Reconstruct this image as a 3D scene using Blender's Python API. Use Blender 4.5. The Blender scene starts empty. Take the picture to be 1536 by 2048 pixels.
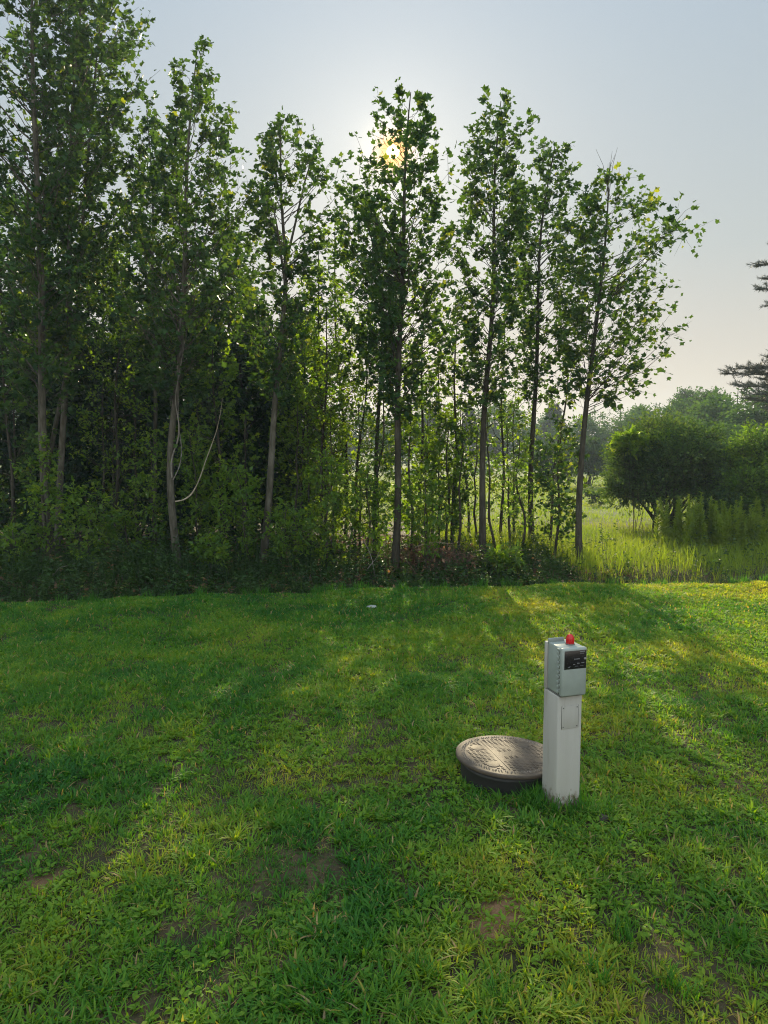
import bpy, math
import numpy as np
from mathutils import Vector, Matrix

# ---------------------------------------------------------------- camera, world, sun, exposure
SC = bpy.context.scene
COL = SC.collection
PITCH = math.radians(5.0)
F = 1420.0                      # focal length in photo pixels
CAMH = 1.9
cam_d = bpy.data.cameras.new('camera')
cam_d.sensor_fit = 'VERTICAL'; cam_d.sensor_height = 36.0; cam_d.lens = 36.0 * F / 2048.0
cam_d.clip_start = 0.05; cam_d.clip_end = 3000
cam = bpy.data.objects.new('camera', cam_d); COL.objects.link(cam)
cam.location = (0, 0, CAMH); cam.rotation_euler = (math.radians(90) - PITCH, 0, 0)
SC.camera = cam

SUN_EL = math.radians(21.9); SUN_AZ = math.radians(0.7)      # azimuth from +Y towards +X
SUNV = Vector((math.sin(SUN_AZ) * math.cos(SUN_EL), math.cos(SUN_AZ) * math.cos(SUN_EL), math.sin(SUN_EL)))
W = bpy.data.worlds.new('World'); SC.world = W; W.use_nodes = True
nt = W.node_tree; nt.nodes.clear()
def N(nt, t, **k):
    n = nt.nodes.new(t)
    for a, b in k.items():
        setattr(n, a, b)
    return n
wo = N(nt, 'ShaderNodeOutputWorld'); bg = N(nt, 'ShaderNodeBackground'); bg.inputs['Strength'].default_value = 0.1
sky = N(nt, 'ShaderNodeTexSky', sky_type='NISHITA', sun_disc=False)
sky.sun_elevation = SUN_EL; sky.sun_rotation = SUN_AZ
sky.air_density = 1.0; sky.dust_density = 3.0; sky.ozone_density = 1.5; sky.altitude = 100
tc = N(nt, 'ShaderNodeTexCoord')
# thin high overcast: evens the clear sky out to a milky one, warmer low down
sep = N(nt, 'ShaderNodeSeparateXYZ'); nt.links.new(tc.outputs['Generated'], sep.inputs[0])
ramp = N(nt, 'ShaderNodeValToRGB'); nt.links.new(sep.outputs['Z'], ramp.inputs[0])
e = ramp.color_ramp.elements
e[0].position = 0.0; e[0].color = (2.9, 2.4, 1.95, 1)
e[1].position = 1.0; e[1].color = (2.0, 2.4, 2.8, 1)
for p, c in ((0.10, (2.65, 2.38, 2.05, 1)), (0.25, (2.1, 2.28, 2.27, 1)), (0.5, (1.8, 2.2, 2.58, 1))):
    q = e.new(p); q.color = c
milk = N(nt, 'ShaderNodeMixRGB', blend_type='MIX'); milk.inputs[0].default_value = 0.975
nt.links.new(sky.outputs[0], milk.inputs[1]); nt.links.new(ramp.outputs[0], milk.inputs[2])
# aureole round the sun and its disc
dot = N(nt, 'ShaderNodeVectorMath', operation='DOT_PRODUCT'); dot.inputs[1].default_value = SUNV
nt.links.new(tc.outputs['Generated'], dot.inputs[0])
def mth(op, a, b=None, clamp=False):
    m = N(nt, 'ShaderNodeMath', operation=op, use_clamp=clamp)
    for i, v in enumerate((a, b)):
        if v is None: continue
        if isinstance(v, (int, float)): m.inputs[i].default_value = v
        else: nt.links.new(v, m.inputs[i])
    return m.outputs[0]
dmax = mth('MAXIMUM', dot.outputs['Value'], 0.0)
g1 = mth('MULTIPLY', mth('POWER', dmax, 28.0), .12)
g2 = mth('MULTIPLY', mth('POWER', dmax, 260.0), .55)
g3 = mth('MULTIPLY', mth('POWER', dmax, 2200.0), 3.0)
orange = mth('MINIMUM', mth('MULTIPLY', mth('POWER', dmax, 7000.0), 1.8), 1.0)
disc = mth('GREATER_THAN', dmax, math.cos(math.radians(0.45)))
def col(v, c):
    m = N(nt, 'ShaderNodeVectorMath', operation='SCALE'); m.inputs[0].default_value = c; nt.links.new(v, m.inputs['Scale']); return m.outputs[0]
def add(a, b):
    m = N(nt, 'ShaderNodeVectorMath', operation='ADD'); nt.links.new(a, m.inputs[0]); nt.links.new(b, m.inputs[1]); return m.outputs[0]
tot = add(milk.outputs[0], add(add(col(g1, (1, .97, .92)), col(g2, (1, .93, .82))), col(g3, (1, .8, .5))))
def mixc(f, a, c):
    m = N(nt, 'ShaderNodeMixRGB'); nt.links.new(f, m.inputs[0]); nt.links.new(a, m.inputs[1]); m.inputs[2].default_value = (*c, 1); return m.outputs[0]
tot = mixc(disc, mixc(orange, tot, (9.5, 4.9, 1.8)), (60, 40, 16))
# added fill light: the unseen sky overhead and behind the viewer is brightened
def mapr(v, a, b, c, d):
    m = N(nt, 'ShaderNodeMapRange', interpolation_type='SMOOTHSTEP'); nt.links.new(v, m.inputs[0])
    for i, q in enumerate((a, b, c, d)): m.inputs[i + 1].default_value = q
    return m.outputs[0]
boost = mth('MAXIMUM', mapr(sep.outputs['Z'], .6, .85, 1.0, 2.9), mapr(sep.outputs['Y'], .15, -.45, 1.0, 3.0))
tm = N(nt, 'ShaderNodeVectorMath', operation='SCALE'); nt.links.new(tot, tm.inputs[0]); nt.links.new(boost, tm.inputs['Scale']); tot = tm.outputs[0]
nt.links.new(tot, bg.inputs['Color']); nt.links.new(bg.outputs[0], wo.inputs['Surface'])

sl = bpy.data.lights.new('sun', 'SUN'); sl.energy = 5.0; sl.angle = math.radians(0.6); sl.color = (1.0, 0.84, 0.55)
so = bpy.data.objects.new('sun', sl); COL.objects.link(so); so.location = (0, 20, 30)
so.rotation_euler = (-SUNV).to_track_quat('-Z', 'Y').to_euler()

SC.view_settings.view_transform = 'Standard'; SC.view_settings.look = 'None'
SC.view_settings.exposure = 1.2; SC.view_settings.gamma = 1.0
SC.render.engine = 'CYCLES'
cy = SC.cycles
cy.use_denoising = True; cy.denoising_prefilter = 'NONE'; cy.denoising_input_passes = 'RGB_ALBEDO_NORMAL'
cy.max_bounces = 7; cy.diffuse_bounces = 3; cy.glossy_bounces = 2; cy.transmission_bounces = 6; cy.transparent_max_bounces = 4
cy.volume_bounces = 0; cy.use_fast_gi = False
cy.caustics_reflective = False; cy.caustics_refractive = False
cy.sample_clamp_indirect = 4.0
SC.render.use_persistent_data = False
SC.cycles.pixel_filter_type = 'BLACKMAN_HARRIS'; SC.cycles.filter_width = 1.1

# ---------------------------------------------------------------- helpers
rng = np.random.default_rng(11)
CP, SP = math.cos(PITCH), math.sin(PITCH)
def ray(px, py):
    a = (px - 768) / F; b = -(py - 1024) / F
    return a, CP + b * SP, -SP + b * CP
def P(px, py, Y):
    a, y, z = ray(px, py); s = Y / y
    return np.array((a * s, Y, CAMH + z * s))
def G(px, py):
    a, y, z = ray(px, py); s = -CAMH / z
    return np.array((a * s, y * s, 0.0))

_grids = {}
def vnoise(x, y, scale, seed):
    """smooth value noise in 0..1"""
    if seed not in _grids: _grids[seed] = np.random.default_rng(seed).random((64, 64))
    g = _grids[seed]
    u = np.asarray(x) / scale + 1000.37; v = np.asarray(y) / scale + 1000.71
    i = np.floor(u).astype(int); j = np.floor(v).astype(int); fu = u - i; fv = v - j
    fu = fu * fu * (3 - 2 * fu); fv = fv * fv * (3 - 2 * fv)
    a = g[i % 64, j % 64]; b = g[(i + 1) % 64, j % 64]; c = g[i % 64, (j + 1) % 64]; d = g[(i + 1) % 64, (j + 1) % 64]
    return (a * (1 - fu) + b * fu) * (1 - fv) + (c * (1 - fu) + d * fu) * fv
def edge_y(x):
    """far edge of the mown lawn"""
    return np.interp(x, [-9, -5, -2, 0.5, 3, 7, 12], [8.3, 8.75, 9.35, 9.75, 10.0, 10.2, 10.3]) + 0.14 * (vnoise(x, 0 * x, 0.7, 5) - .5)
def height(x, y):
    x = np.asarray(x, float); y = np.asarray(y, float)
    h = 0.05 * (vnoise(x, y, 1.6, 1) - .5) + 0.03 * (vnoise(x, y, 0.45, 2) - .5)
    h = h + 0.5 * (vnoise(x, y, 14, 3) - .5) * np.clip((y - 14) / 20, 0, 1)
    d = y - edge_y(x)
    h = h - 0.14 * np.exp(-((d - 0.45) / 0.35) ** 2)
    return h

class MB:
    """collects faces into one mesh"""
    def __init__(s): s.v = []; s.l = []; s.n = []; s.t = []; s.nv = 0
    def add(s, verts, faces, tone=None):
        verts = np.asarray(verts, float).reshape(-1, 3)
        for f in ([faces] if isinstance(faces, np.ndarray) else faces):
            f = np.asarray(f)
            if f.ndim == 1: f = f[None]
            s.l.append((f + s.nv).ravel()); s.n.append(np.full(len(f), f.shape[1]))
            if tone is None: s.t.append(np.full(len(f), .5))
            elif np.ndim(tone) == 0: s.t.append(np.full(len(f), float(tone)))
            else: s.t.append(np.asarray(tone))
        s.v.append(verts); s.nv += len(verts)
    def stamp(s, tv, tfaces, pos, R, scale, tone):
        """copies of a template: tv (k,3), R (n,3,3), scale (n,) or (n,3)"""
        n = len(pos); k = len(tv)
        if n == 0: return
        sc = np.asarray(scale, float)
        if sc.ndim == 1: sc = sc[:, None]
        V = np.einsum('nij,nkj->nki', R, tv[None] * sc[:, None, :] * np.ones((n, 1, 3))) + pos[:, None]
        off = (np.arange(n) * k)[:, None]
        first = True
        for f in tfaces:
            F_ = (np.asarray(f)[None] + off)
            s.l.append((F_ + s.nv).ravel()); s.n.append(np.full(n, len(f))); s.t.append(np.asarray(tone) * np.ones(n))
        s.v.append(V.reshape(-1, 3)); s.nv += n * k
    def tubes(s, pts, rad, sides=5, tone=.5, cap=False):
        """pts (n,k,3), rad (n,k)"""
        pts = np.asarray(pts, float); rad = np.asarray(rad, float)
        if pts.ndim == 2: pts = pts[None]; rad = rad[None]
        n, k, _ = pts.shape
        T = np.gradient(pts, axis=1); T /= np.linalg.norm(T, axis=2, keepdims=True) + 1e-9
        ref = np.where(np.abs(T[:, :1, 2:3]) > .8, np.array([1., 0, 0]), np.array([0, 0, 1.])) * np.ones((n, k, 3))
        A = np.cross(T, ref); A /= np.linalg.norm(A, axis=2, keepdims=True) + 1e-9
        B = np.cross(T, A)
        th = np.arange(sides) * 2 * np.pi / sides
        V = pts[:, :, None] + rad[:, :, None, None] * (A[:, :, None] * np.cos(th)[None, None, :, None] + B[:, :, None] * np.sin(th)[None, None, :, None])
        idx = np.arange(n * k * sides).reshape(n, k, sides)
        a = idx[:, :-1]; b = idx[:, 1:]
        q = np.stack([a, np.roll(a, -1, 2), np.roll(b, -1, 2), b], -1).reshape(-1, 4)
        s.add(V.reshape(-1, 3), q, tone)
        if cap:
            for i in range(n):
                s.l.append(idx[i, -1] + s.nv - n * k * sides); s.n.append(np.array([sides])); s.t.append(np.array([.5]))
    def box(s, c, size, R=None, tone=.5):
        d = np.array([[x, y, z] for x in (-.5, .5) for y in (-.5, .5) for z in (-.5, .5)]) * np.asarray(size)
        if R is not None: d = d @ np.asarray(R).T
        s.add(d + np.asarray(c), np.array([[0, 1, 3, 2], [4, 6, 7, 5], [0, 4, 5, 1], [2, 3, 7, 6], [0, 2, 6, 4], [1, 5, 7, 3]]), tone)
    def lathe(s, prof, c=(0, 0, 0), seg=48, tone=.5):
        prof = np.asarray(prof, float); k = len(prof); th = np.arange(seg) * 2 * np.pi / seg
        V = np.stack([prof[:, 0, None] * np.cos(th), prof[:, 0, None] * np.sin(th), prof[:, 1, None] * np.ones(seg)], -1) + np.asarray(c)
        idx = np.arange(k * seg).reshape(k, seg)
        a = idx[:-1]; b = idx[1:]
        s.add(V.reshape(-1, 3), np.stack([a, np.roll(a, -1, 1), np.roll(b, -1, 1), b], -1).reshape(-1, 4), tone)
        s.l.append(idx[-1] + s.nv - k * seg); s.n.append(np.array([seg])); s.t.append(np.array([tone]))
    def build(s, name, mat, parent=None, smooth=False, origin=(0, 0, 0), bevel=0):
        v = np.concatenate(s.v) - np.asarray(origin)
        l = np.concatenate(s.l).astype(np.int32); n = np.concatenate(s.n).astype(np.int32); t = np.concatenate(s.t).astype(np.float32)
        m = bpy.data.meshes.new(name)
        m.vertices.add(len(v)); m.vertices.foreach_set('co', v.astype(np.float32).ravel())
        m.loops.add(len(l)); m.loops.foreach_set('vertex_index', l)
        m.polygons.add(len(n)); st = np.zeros(len(n), np.int32); st[1:] = np.cumsum(n)[:-1]
        m.polygons.foreach_set('loop_start', st); m.polygons.foreach_set('loop_total', n)
        if smooth: m.polygons.foreach_set('use_smooth', np.ones(len(n), bool))
        a = m.attributes.new('tone', 'FLOAT', 'FACE'); a.data.foreach_set('value', t)
        m.materials.append(mat); m.update(calc_edges=True)
        o = bpy.data.objects.new(name, m); COL.objects.link(o)
        if parent is not None: o.parent = parent
        elif any(origin): o.location = origin
        if bevel:
            b = o.modifiers.new('bevel', 'BEVEL'); b.width = bevel; b.segments = 2; b.limit_method = 'ANGLE'
        return o
def tag(o, label=None, cat=None, group=None, kind=None):
    if label: o['label'] = label
    if cat: o['category'] = cat
    if group: o['group'] = group
    if kind: o['kind'] = kind
    return o
def empty(name, loc, label, cat, group=None, rz=0):
    o = bpy.data.objects.new(name, None); COL.objects.link(o); o.location = tuple(loc); o.rotation_euler = (0, 0, rz)
    o.empty_display_size = 0.1
    return tag(o, label, cat, group)
def copy_tree(o, parent=None):
    c = o.copy(); COL.objects.link(c); c.parent = parent
    for ch in list(o.children): copy_tree(ch, c)
    return c
def frames(d, up):
    """rotation matrices whose Y column is d and whose Z column leans to up"""
    d = d / (np.linalg.norm(d, axis=1, keepdims=True) + 1e-9)
    x = np.cross(d, up); x /= np.linalg.norm(x, axis=1, keepdims=True) + 1e-9
    z = np.cross(x, d)
    return np.stack([x, d, z], -1)
def rv(n): return rng.normal(size=(n, 3))

# ---------------------------------------------------------------- materials
def newmat(name):
    m = bpy.data.materials.new(name); m.use_nodes = True; m.node_tree.nodes.clear(); return m, m.node_tree
def leaf_mat(name, stops, trans=0.42, tcol=(1.35, 1.25, .55), rough=.5, spec=.35):
    m, t = newmat(name)
    at = N(t, 'ShaderNodeAttribute', attribute_name='tone')
    r = N(t, 'ShaderNodeValToRGB'); t.links.new(at.outputs['Fac'], r.inputs[0])
    el = r.color_ramp.elements
    el[0].position = stops[0][0]; el[0].color = (*stops[0][1], 1); el[1].position = stops[-1][0]; el[1].color = (*stops[-1][1], 1)
    for p, c in stops[1:-1]: q = el.new(p); q.color = (*c, 1)
    pb = N(t, 'ShaderNodeBsdfPrincipled'); pb.inputs['Roughness'].default_value = rough; pb.inputs['Specular IOR Level'].default_value = spec
    t.links.new(r.outputs[0], pb.inputs['Base Color'])
    tr = N(t, 'ShaderNodeBsdfTranslucent')
    mu = N(t, 'ShaderNodeMixRGB', blend_type='MULTIPLY'); mu.inputs[0].default_value = 1; mu.inputs[2].default_value = (*tcol, 1)
    t.links.new(r.outputs[0], mu.inputs[1]); t.links.new(mu.outputs[0], tr.inputs['Color'])
    mx = N(t, 'ShaderNodeMixShader'); mx.inputs[0].default_value = trans
    t.links.new(pb.outputs[0], mx.inputs[1]); t.links.new(tr.outputs[0], mx.inputs[2])
    out = N(t, 'ShaderNodeOutputMaterial'); t.links.new(mx.outputs[0], out.inputs['Surface'])
    return m
def noise_mat(name, stops, scale=8, stretch=(1, 1, 1), detail=6, rough=.8, spec=.3, bump=0.0, bscale=None, metallic=0, coat=0):
    m, t = newmat(name)
    c = N(t, 'ShaderNodeTexCoord'); mp = N(t, 'ShaderNodeMapping'); mp.inputs['Scale'].default_value = stretch
    t.links.new(c.outputs['Object'], mp.inputs[0])
    n = N(t, 'ShaderNodeTexNoise'); n.inputs['Scale'].default_value = scale; n.inputs['Detail'].default_value = detail; n.inputs['Roughness'].default_value = .62
    t.links.new(mp.outputs[0], n.inputs['Vector'])
    r = N(t, 'ShaderNodeValToRGB'); t.links.new(n.outputs['Fac'], r.inputs[0])
    el = r.color_ramp.elements
    el[0].position = stops[0][0]; el[0].color = (*stops[0][1], 1); el[1].position = stops[-1][0]; el[1].color = (*stops[-1][1], 1)
    for p, cc in stops[1:-1]: q = el.new(p); q.color = (*cc, 1)
    pb = N(t, 'ShaderNodeBsdfPrincipled'); pb.inputs['Roughness'].default_value = rough; pb.inputs['Specular IOR Level'].default_value = spec
    pb.inputs['Metallic'].default_value = metallic
    t.links.new(r.outputs[0], pb.inputs['Base Color'])
    if bump:
        n2 = N(t, 'ShaderNodeTexNoise'); n2.inputs['Scale'].default_value = bscale or scale * 3; n2.inputs['Detail'].default_value = 5
        t.links.new(mp.outputs[0], n2.inputs['Vector'])
        b = N(t, 'ShaderNodeBump'); b.inputs['Strength'].default_value = bump; b.inputs['Distance'].default_value = .01
        t.links.new(n2.outputs['Fac'], b.inputs['Height']); t.links.new(b.outputs[0], pb.inputs['Normal'])
    out = N(t, 'ShaderNodeOutputMaterial'); t.links.new(pb.outputs[0], out.inputs['Surface'])
    return m
M = {}
M['tulip'] = leaf_mat('tulip_leaf', [(0, (.019, .050, .021)), (.5, (.034, .080, .023)), (.85, (.078, .135, .022)), (1, (.15, .19, .028))], trans=.42, tcol=(2.3, 1.9, .4), spec=.1)
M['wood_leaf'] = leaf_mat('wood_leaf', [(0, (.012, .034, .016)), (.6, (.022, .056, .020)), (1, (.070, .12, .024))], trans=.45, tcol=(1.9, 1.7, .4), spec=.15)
M['young_leaf'] = leaf_mat('young_leaf', [(0, (.040, .10, .024)), (.6, (.09, .17, .026)), (1, (.15, .22, .030))], trans=.6, tcol=(2.0, 1.75, .32), spec=.2)
M['juniper'] = leaf_mat('juniper_leaf', [(0, (.026, .058, .024)), (.6, (.055, .105, .032)), (1, (.11, .16, .038))], trans=.38, tcol=(1.6, 1.5, .5), spec=.05, rough=.8)
M['needle'] = leaf_mat('needle', [(0, (.026, .036, .028)), (1, (.055, .068, .040))], trans=.15, tcol=(1.2, 1.1, .7))
M['far_leaf'] = leaf_mat('far_leaf', [(0, (.030, .070, .028)), (.6, (.050, .105, .034)), (1, (.09, .15, .038))], trans=.4, tcol=(1.6, 1.5, .45), spec=0.03, rough=.9)
M['grass'] = leaf_mat('grass', [(0, (.022, .104, .016)), (.3, (.056, .172, .018)), (.62, (.142, .245, .022)), (.84, (.285, .305, .032)), (.9, (.24, .18, .07)), (1, (.34, .25, .14))], trans=.5, tcol=(2.0, 1.7, .26), rough=.62, spec=.18)
M['meadow'] = leaf_mat('meadow_grass', [(0, (.085, .165, .020)), (.5, (.165, .235, .028)), (.85, (.23, .27, .040)), (1, (.27, .27, .07))], trans=.5, tcol=(1.55, 1.45, .35), rough=.6, spec=.1)
M['weed'] = leaf_mat('weed_leaf', [(0, (.016, .042, .014)), (.5, (.036, .076, .018)), (.86, (.085, .13, .028)), (.9, (.10, .075, .04)), (1, (.13, .08, .05))], trans=.42, tcol=(1.8, 1.6, .4), spec=.15)
M['litter'] = leaf_mat('dead_leaf', [(0, (.07, .045, .03)), (.5, (.15, .09, .055)), (1, (.27, .16, .09))], trans=.2, tcol=(1.5, 1.1, .7), rough=.8)
M['bark'] = noise_mat('bark', [(.28, (.028, .027, .018)), (.45, (.062, .056, .040)), (.58, (.10, .092, .070)), (.72, (.155, .145, .115))], scale=7, stretch=(2.2, 2.2, .55), detail=9, bump=.9, rough=.95, spec=.1)
M['dark_bark'] = noise_mat('dark_bark', [(.3, (.022, .020, .014)), (.5, (.045, .040, .028)), (.72, (.085, .076, .056))], scale=7, stretch=(2.2, 2.2, .55), detail=9, bump=.9, rough=.95, spec=.1)  # darker copy of bark; on the right-hand row it paints in their backlit shade
M['vine'] = noise_mat('vine_bark', [(.3, (.16, .14, .09)), (.7, (.36, .31, .21))], scale=14, bump=.5, rough=.85)
M['vine_grey'] = noise_mat('grey_vine_bark', [(.3, (.09, .08, .065)), (.7, (.21, .19, .155))], scale=14, bump=.5, rough=.85)

# ---------------------------------------------------------------- ground
def axis(lo, hi, near, step, grow):
    a = [0.0]
    while a[-1] < hi: a.append(a[-1] + (step if a[-1] < near else step + (a[-1] - near) * grow))
    b = [0.0]
    while b[-1] > lo: b.append(b[-1] - (step if -b[-1] < near else step + (-b[-1] - near) * grow))
    return np.array(sorted(set(b + a)))
BARE = [(975, 1868, .085, .06), (1000, 1838, .06, .04), (945, 1748, .07, .035), (1010, 1812, .04, .04), (362, 1490, .08, .05), (90, 1770, .10, .05), (830, 1530, .09, .06), (1215, 1640, .10, .05),
        (1085, 1740, .05, .03), (700, 1985, .05, .03), (745, 1655, .03, .02), (1180, 1690, .05, .04)]
BAREW = [(G(a, b)[0], G(a, b)[1], c, d) for a, b, c, d in BARE]
def bare_mask(x, y):
    m = np.zeros(np.shape(x))
    wob = .5 * (vnoise(x, y, .05, 21) - .5) + .5 * (vnoise(x, y, .12, 22) - .5)
    for bx, by, rx, ry in BAREW:
        d = np.sqrt(((x - bx) / rx) ** 2 + ((y - by) / ry / 1.5) ** 2)
        m = np.maximum(m, np.clip(1.25 - d * 1.25 + 1.8 * wob, 0, 1))
    return m * .93
xs = axis(-240, 240, 9, .07, .06); ys = axis(-30, 300, 11, .07, .06)
X, Y = np.meshgrid(xs, ys, indexing='ij')
gm = MB(); nx, ny = X.shape
idx = np.arange(nx * ny).reshape(nx, ny)
q = np.stack([idx[:-1, :-1], idx[1:, :-1], idx[1:, 1:], idx[:-1, 1:]], -1).reshape(-1, 4)
gm.add(np.stack([X, Y, height(X, Y)], -1).reshape(-1, 3), q)
m, t = newmat('ground_soil')
c = N(t, 'ShaderNodeTexCoord')
n1 = N(t, 'ShaderNodeTexNoise'); n1.inputs['Scale'].default_value = 3.2; n1.inputs['Detail'].default_value = 8; n1.inputs['Roughness'].default_value = .65
n2 = N(t, 'ShaderNodeTexNoise'); n2.inputs['Scale'].default_value = 38; n2.inputs['Detail'].default_value = 6
t.links.new(c.outputs['Object'], n1.inputs[0]); t.links.new(c.outputs['Object'], n2.inputs[0])
r1 = N(t, 'ShaderNodeValToRGB'); t.links.new(n1.outputs['Fac'], r1.inputs[0])
el = r1.color_ramp.elements
el[0].position = .35; el[0].color = (.026, .025, .013, 1); el[1].position = .68; el[1].color = (.085, .062, .034, 1)
k = el.new(.5); k.color = (.046, .040, .021, 1)
r2 = N(t, 'ShaderNodeValToRGB'); t.links.new(n2.outputs['Fac'], r2.inputs[0])
r2.color_ramp.elements[0].color = (.6, .6, .6, 1); r2.color_ramp.elements[1].color = (1.25, 1.2, 1.15, 1)
mu = N(t, 'ShaderNodeMixRGB', blend_type='MULTIPLY'); mu.inputs[0].default_value = 1
t.links.new(r1.outputs[0], mu.inputs[1]); t.links.new(r2.outputs[0], mu.inputs[2])
at = N(t, 'ShaderNodeAttribute', attribute_name='clay'); cl = N(t, 'ShaderNodeMixRGB', blend_type='MIX'); cl.inputs[2].default_value = (.24, .125, .065, 1)
t.links.new(at.outputs['Fac'], cl.inputs[0]); t.links.new(mu.outputs[0], cl.inputs[1])
at2 = N(t, 'ShaderNodeAttribute', attribute_name='turf'); g = N(t, 'ShaderNodeMixRGB', blend_type='MIX'); g.inputs[2].default_value = (.085, .125, .032, 1)
t.links.new(at2.outputs['Fac'], g.inputs[0]); t.links.new(cl.outputs[0], g.inputs[1])
pb = N(t, 'ShaderNodeBsdfPrincipled'); pb.inputs['Roughness'].default_value = .95; pb.inputs['Specular IOR Level'].default_value = .15
t.links.new(g.outputs[0], pb.inputs['Base Color'])
b = N(t, 'ShaderNodeBump'); b.inputs['Strength'].default_value = .8; b.inputs['Distance'].default_value = .02
t.links.new(n2.outputs['Fac'], b.inputs['Height']); t.links.new(b.outputs[0], pb.inputs['Normal'])
o_ = N(t, 'ShaderNodeOutputMaterial'); t.links.new(pb.outputs[0], o_.inputs[0])
ground = gm.build('ground', m, smooth=True); tag(ground, kind='structure')
a = ground.data.attributes.new('clay', 'FLOAT', 'POINT')
CLAYP = [G(975, 1868), G(1000, 1838), G(945, 1748), G(1010, 1812), G(90, 1770)]
cm = np.zeros(X.shape)
for p in CLAYP: cm = np.maximum(cm, np.clip(1.5 - np.hypot(X - p[0], (Y - p[1]) / 1.3) / .07, 0, 1))
cm *= .8 * np.clip(.3 + 1.6 * (vnoise(X, Y, .09, 23)), 0, 1)
a.data.foreach_set('value', cm.ravel().astype(np.float32))
a = ground.data.attributes.new('turf', 'FLOAT', 'POINT')
a.data.foreach_set('value', np.clip((Y - 16) / 10, 0, .85).ravel().astype(np.float32))

# ---------------------------------------------------------------- leaf templates
def fold(tv, amt):  # fold the blade along its midrib (x=0) and droop the tip
    tv = np.array(tv, float); z = np.abs(tv[:, 0]) * amt - .12 * tv[:, 1] ** 2
    return np.column_stack([tv, z])
TULIP = fold([(0, 0), (-.32, .03), (-.50, .34), (-.30, .46), (-.40, .92), (0, .74), (.40, .92), (.30, .46), (.50, .34), (.32, .03)], .35)
TULIP_F = [(0, 5, 4, 3, 2, 1), (0, 9, 8, 7, 6, 5)]
OVAL = fold([(0, 0), (-.26, .35), (-.18, .75), (0, 1), (.18, .75), (.26, .35)], .4)
OVAL_F = [(0, 3, 2, 1), (0, 5, 4, 3)]
DIAM = fold([(0, 0), (-.3, .5), (0, 1), (.3, .5)], .4)
DIAM_F = [(0, 2, 1), (0, 3, 2)]
LEAFT = {'tulip': (TULIP, TULIP_F), 'oval': (OVAL, OVAL_F), 'diam': (DIAM, DIAM_F)}

def interp3(pts, z, zz=None):
    zz = pts[:, 2] if zz is None else zz
    return np.stack([np.interp(z, zz, pts[:, i]) for i in range(3)], -1)
def leaves(mb, pos, outdir, size, shape='tulip', tone=None, wild=.75, up=1.0, jit=.36):
    n = len(pos)
    d = outdir + rv(n) * wild; d[:, 2] -= .25
    nrm = rv(n) * .55; nrm[:, 2] += up
    tv, tf = LEAFT[shape]
    s = size * rng.uniform(1 - jit * 1.5, 1 + jit, n)
    mb.stamp(tv, tf, pos, frames(d, nrm), s, np.clip(tone, 0, 1))

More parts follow.
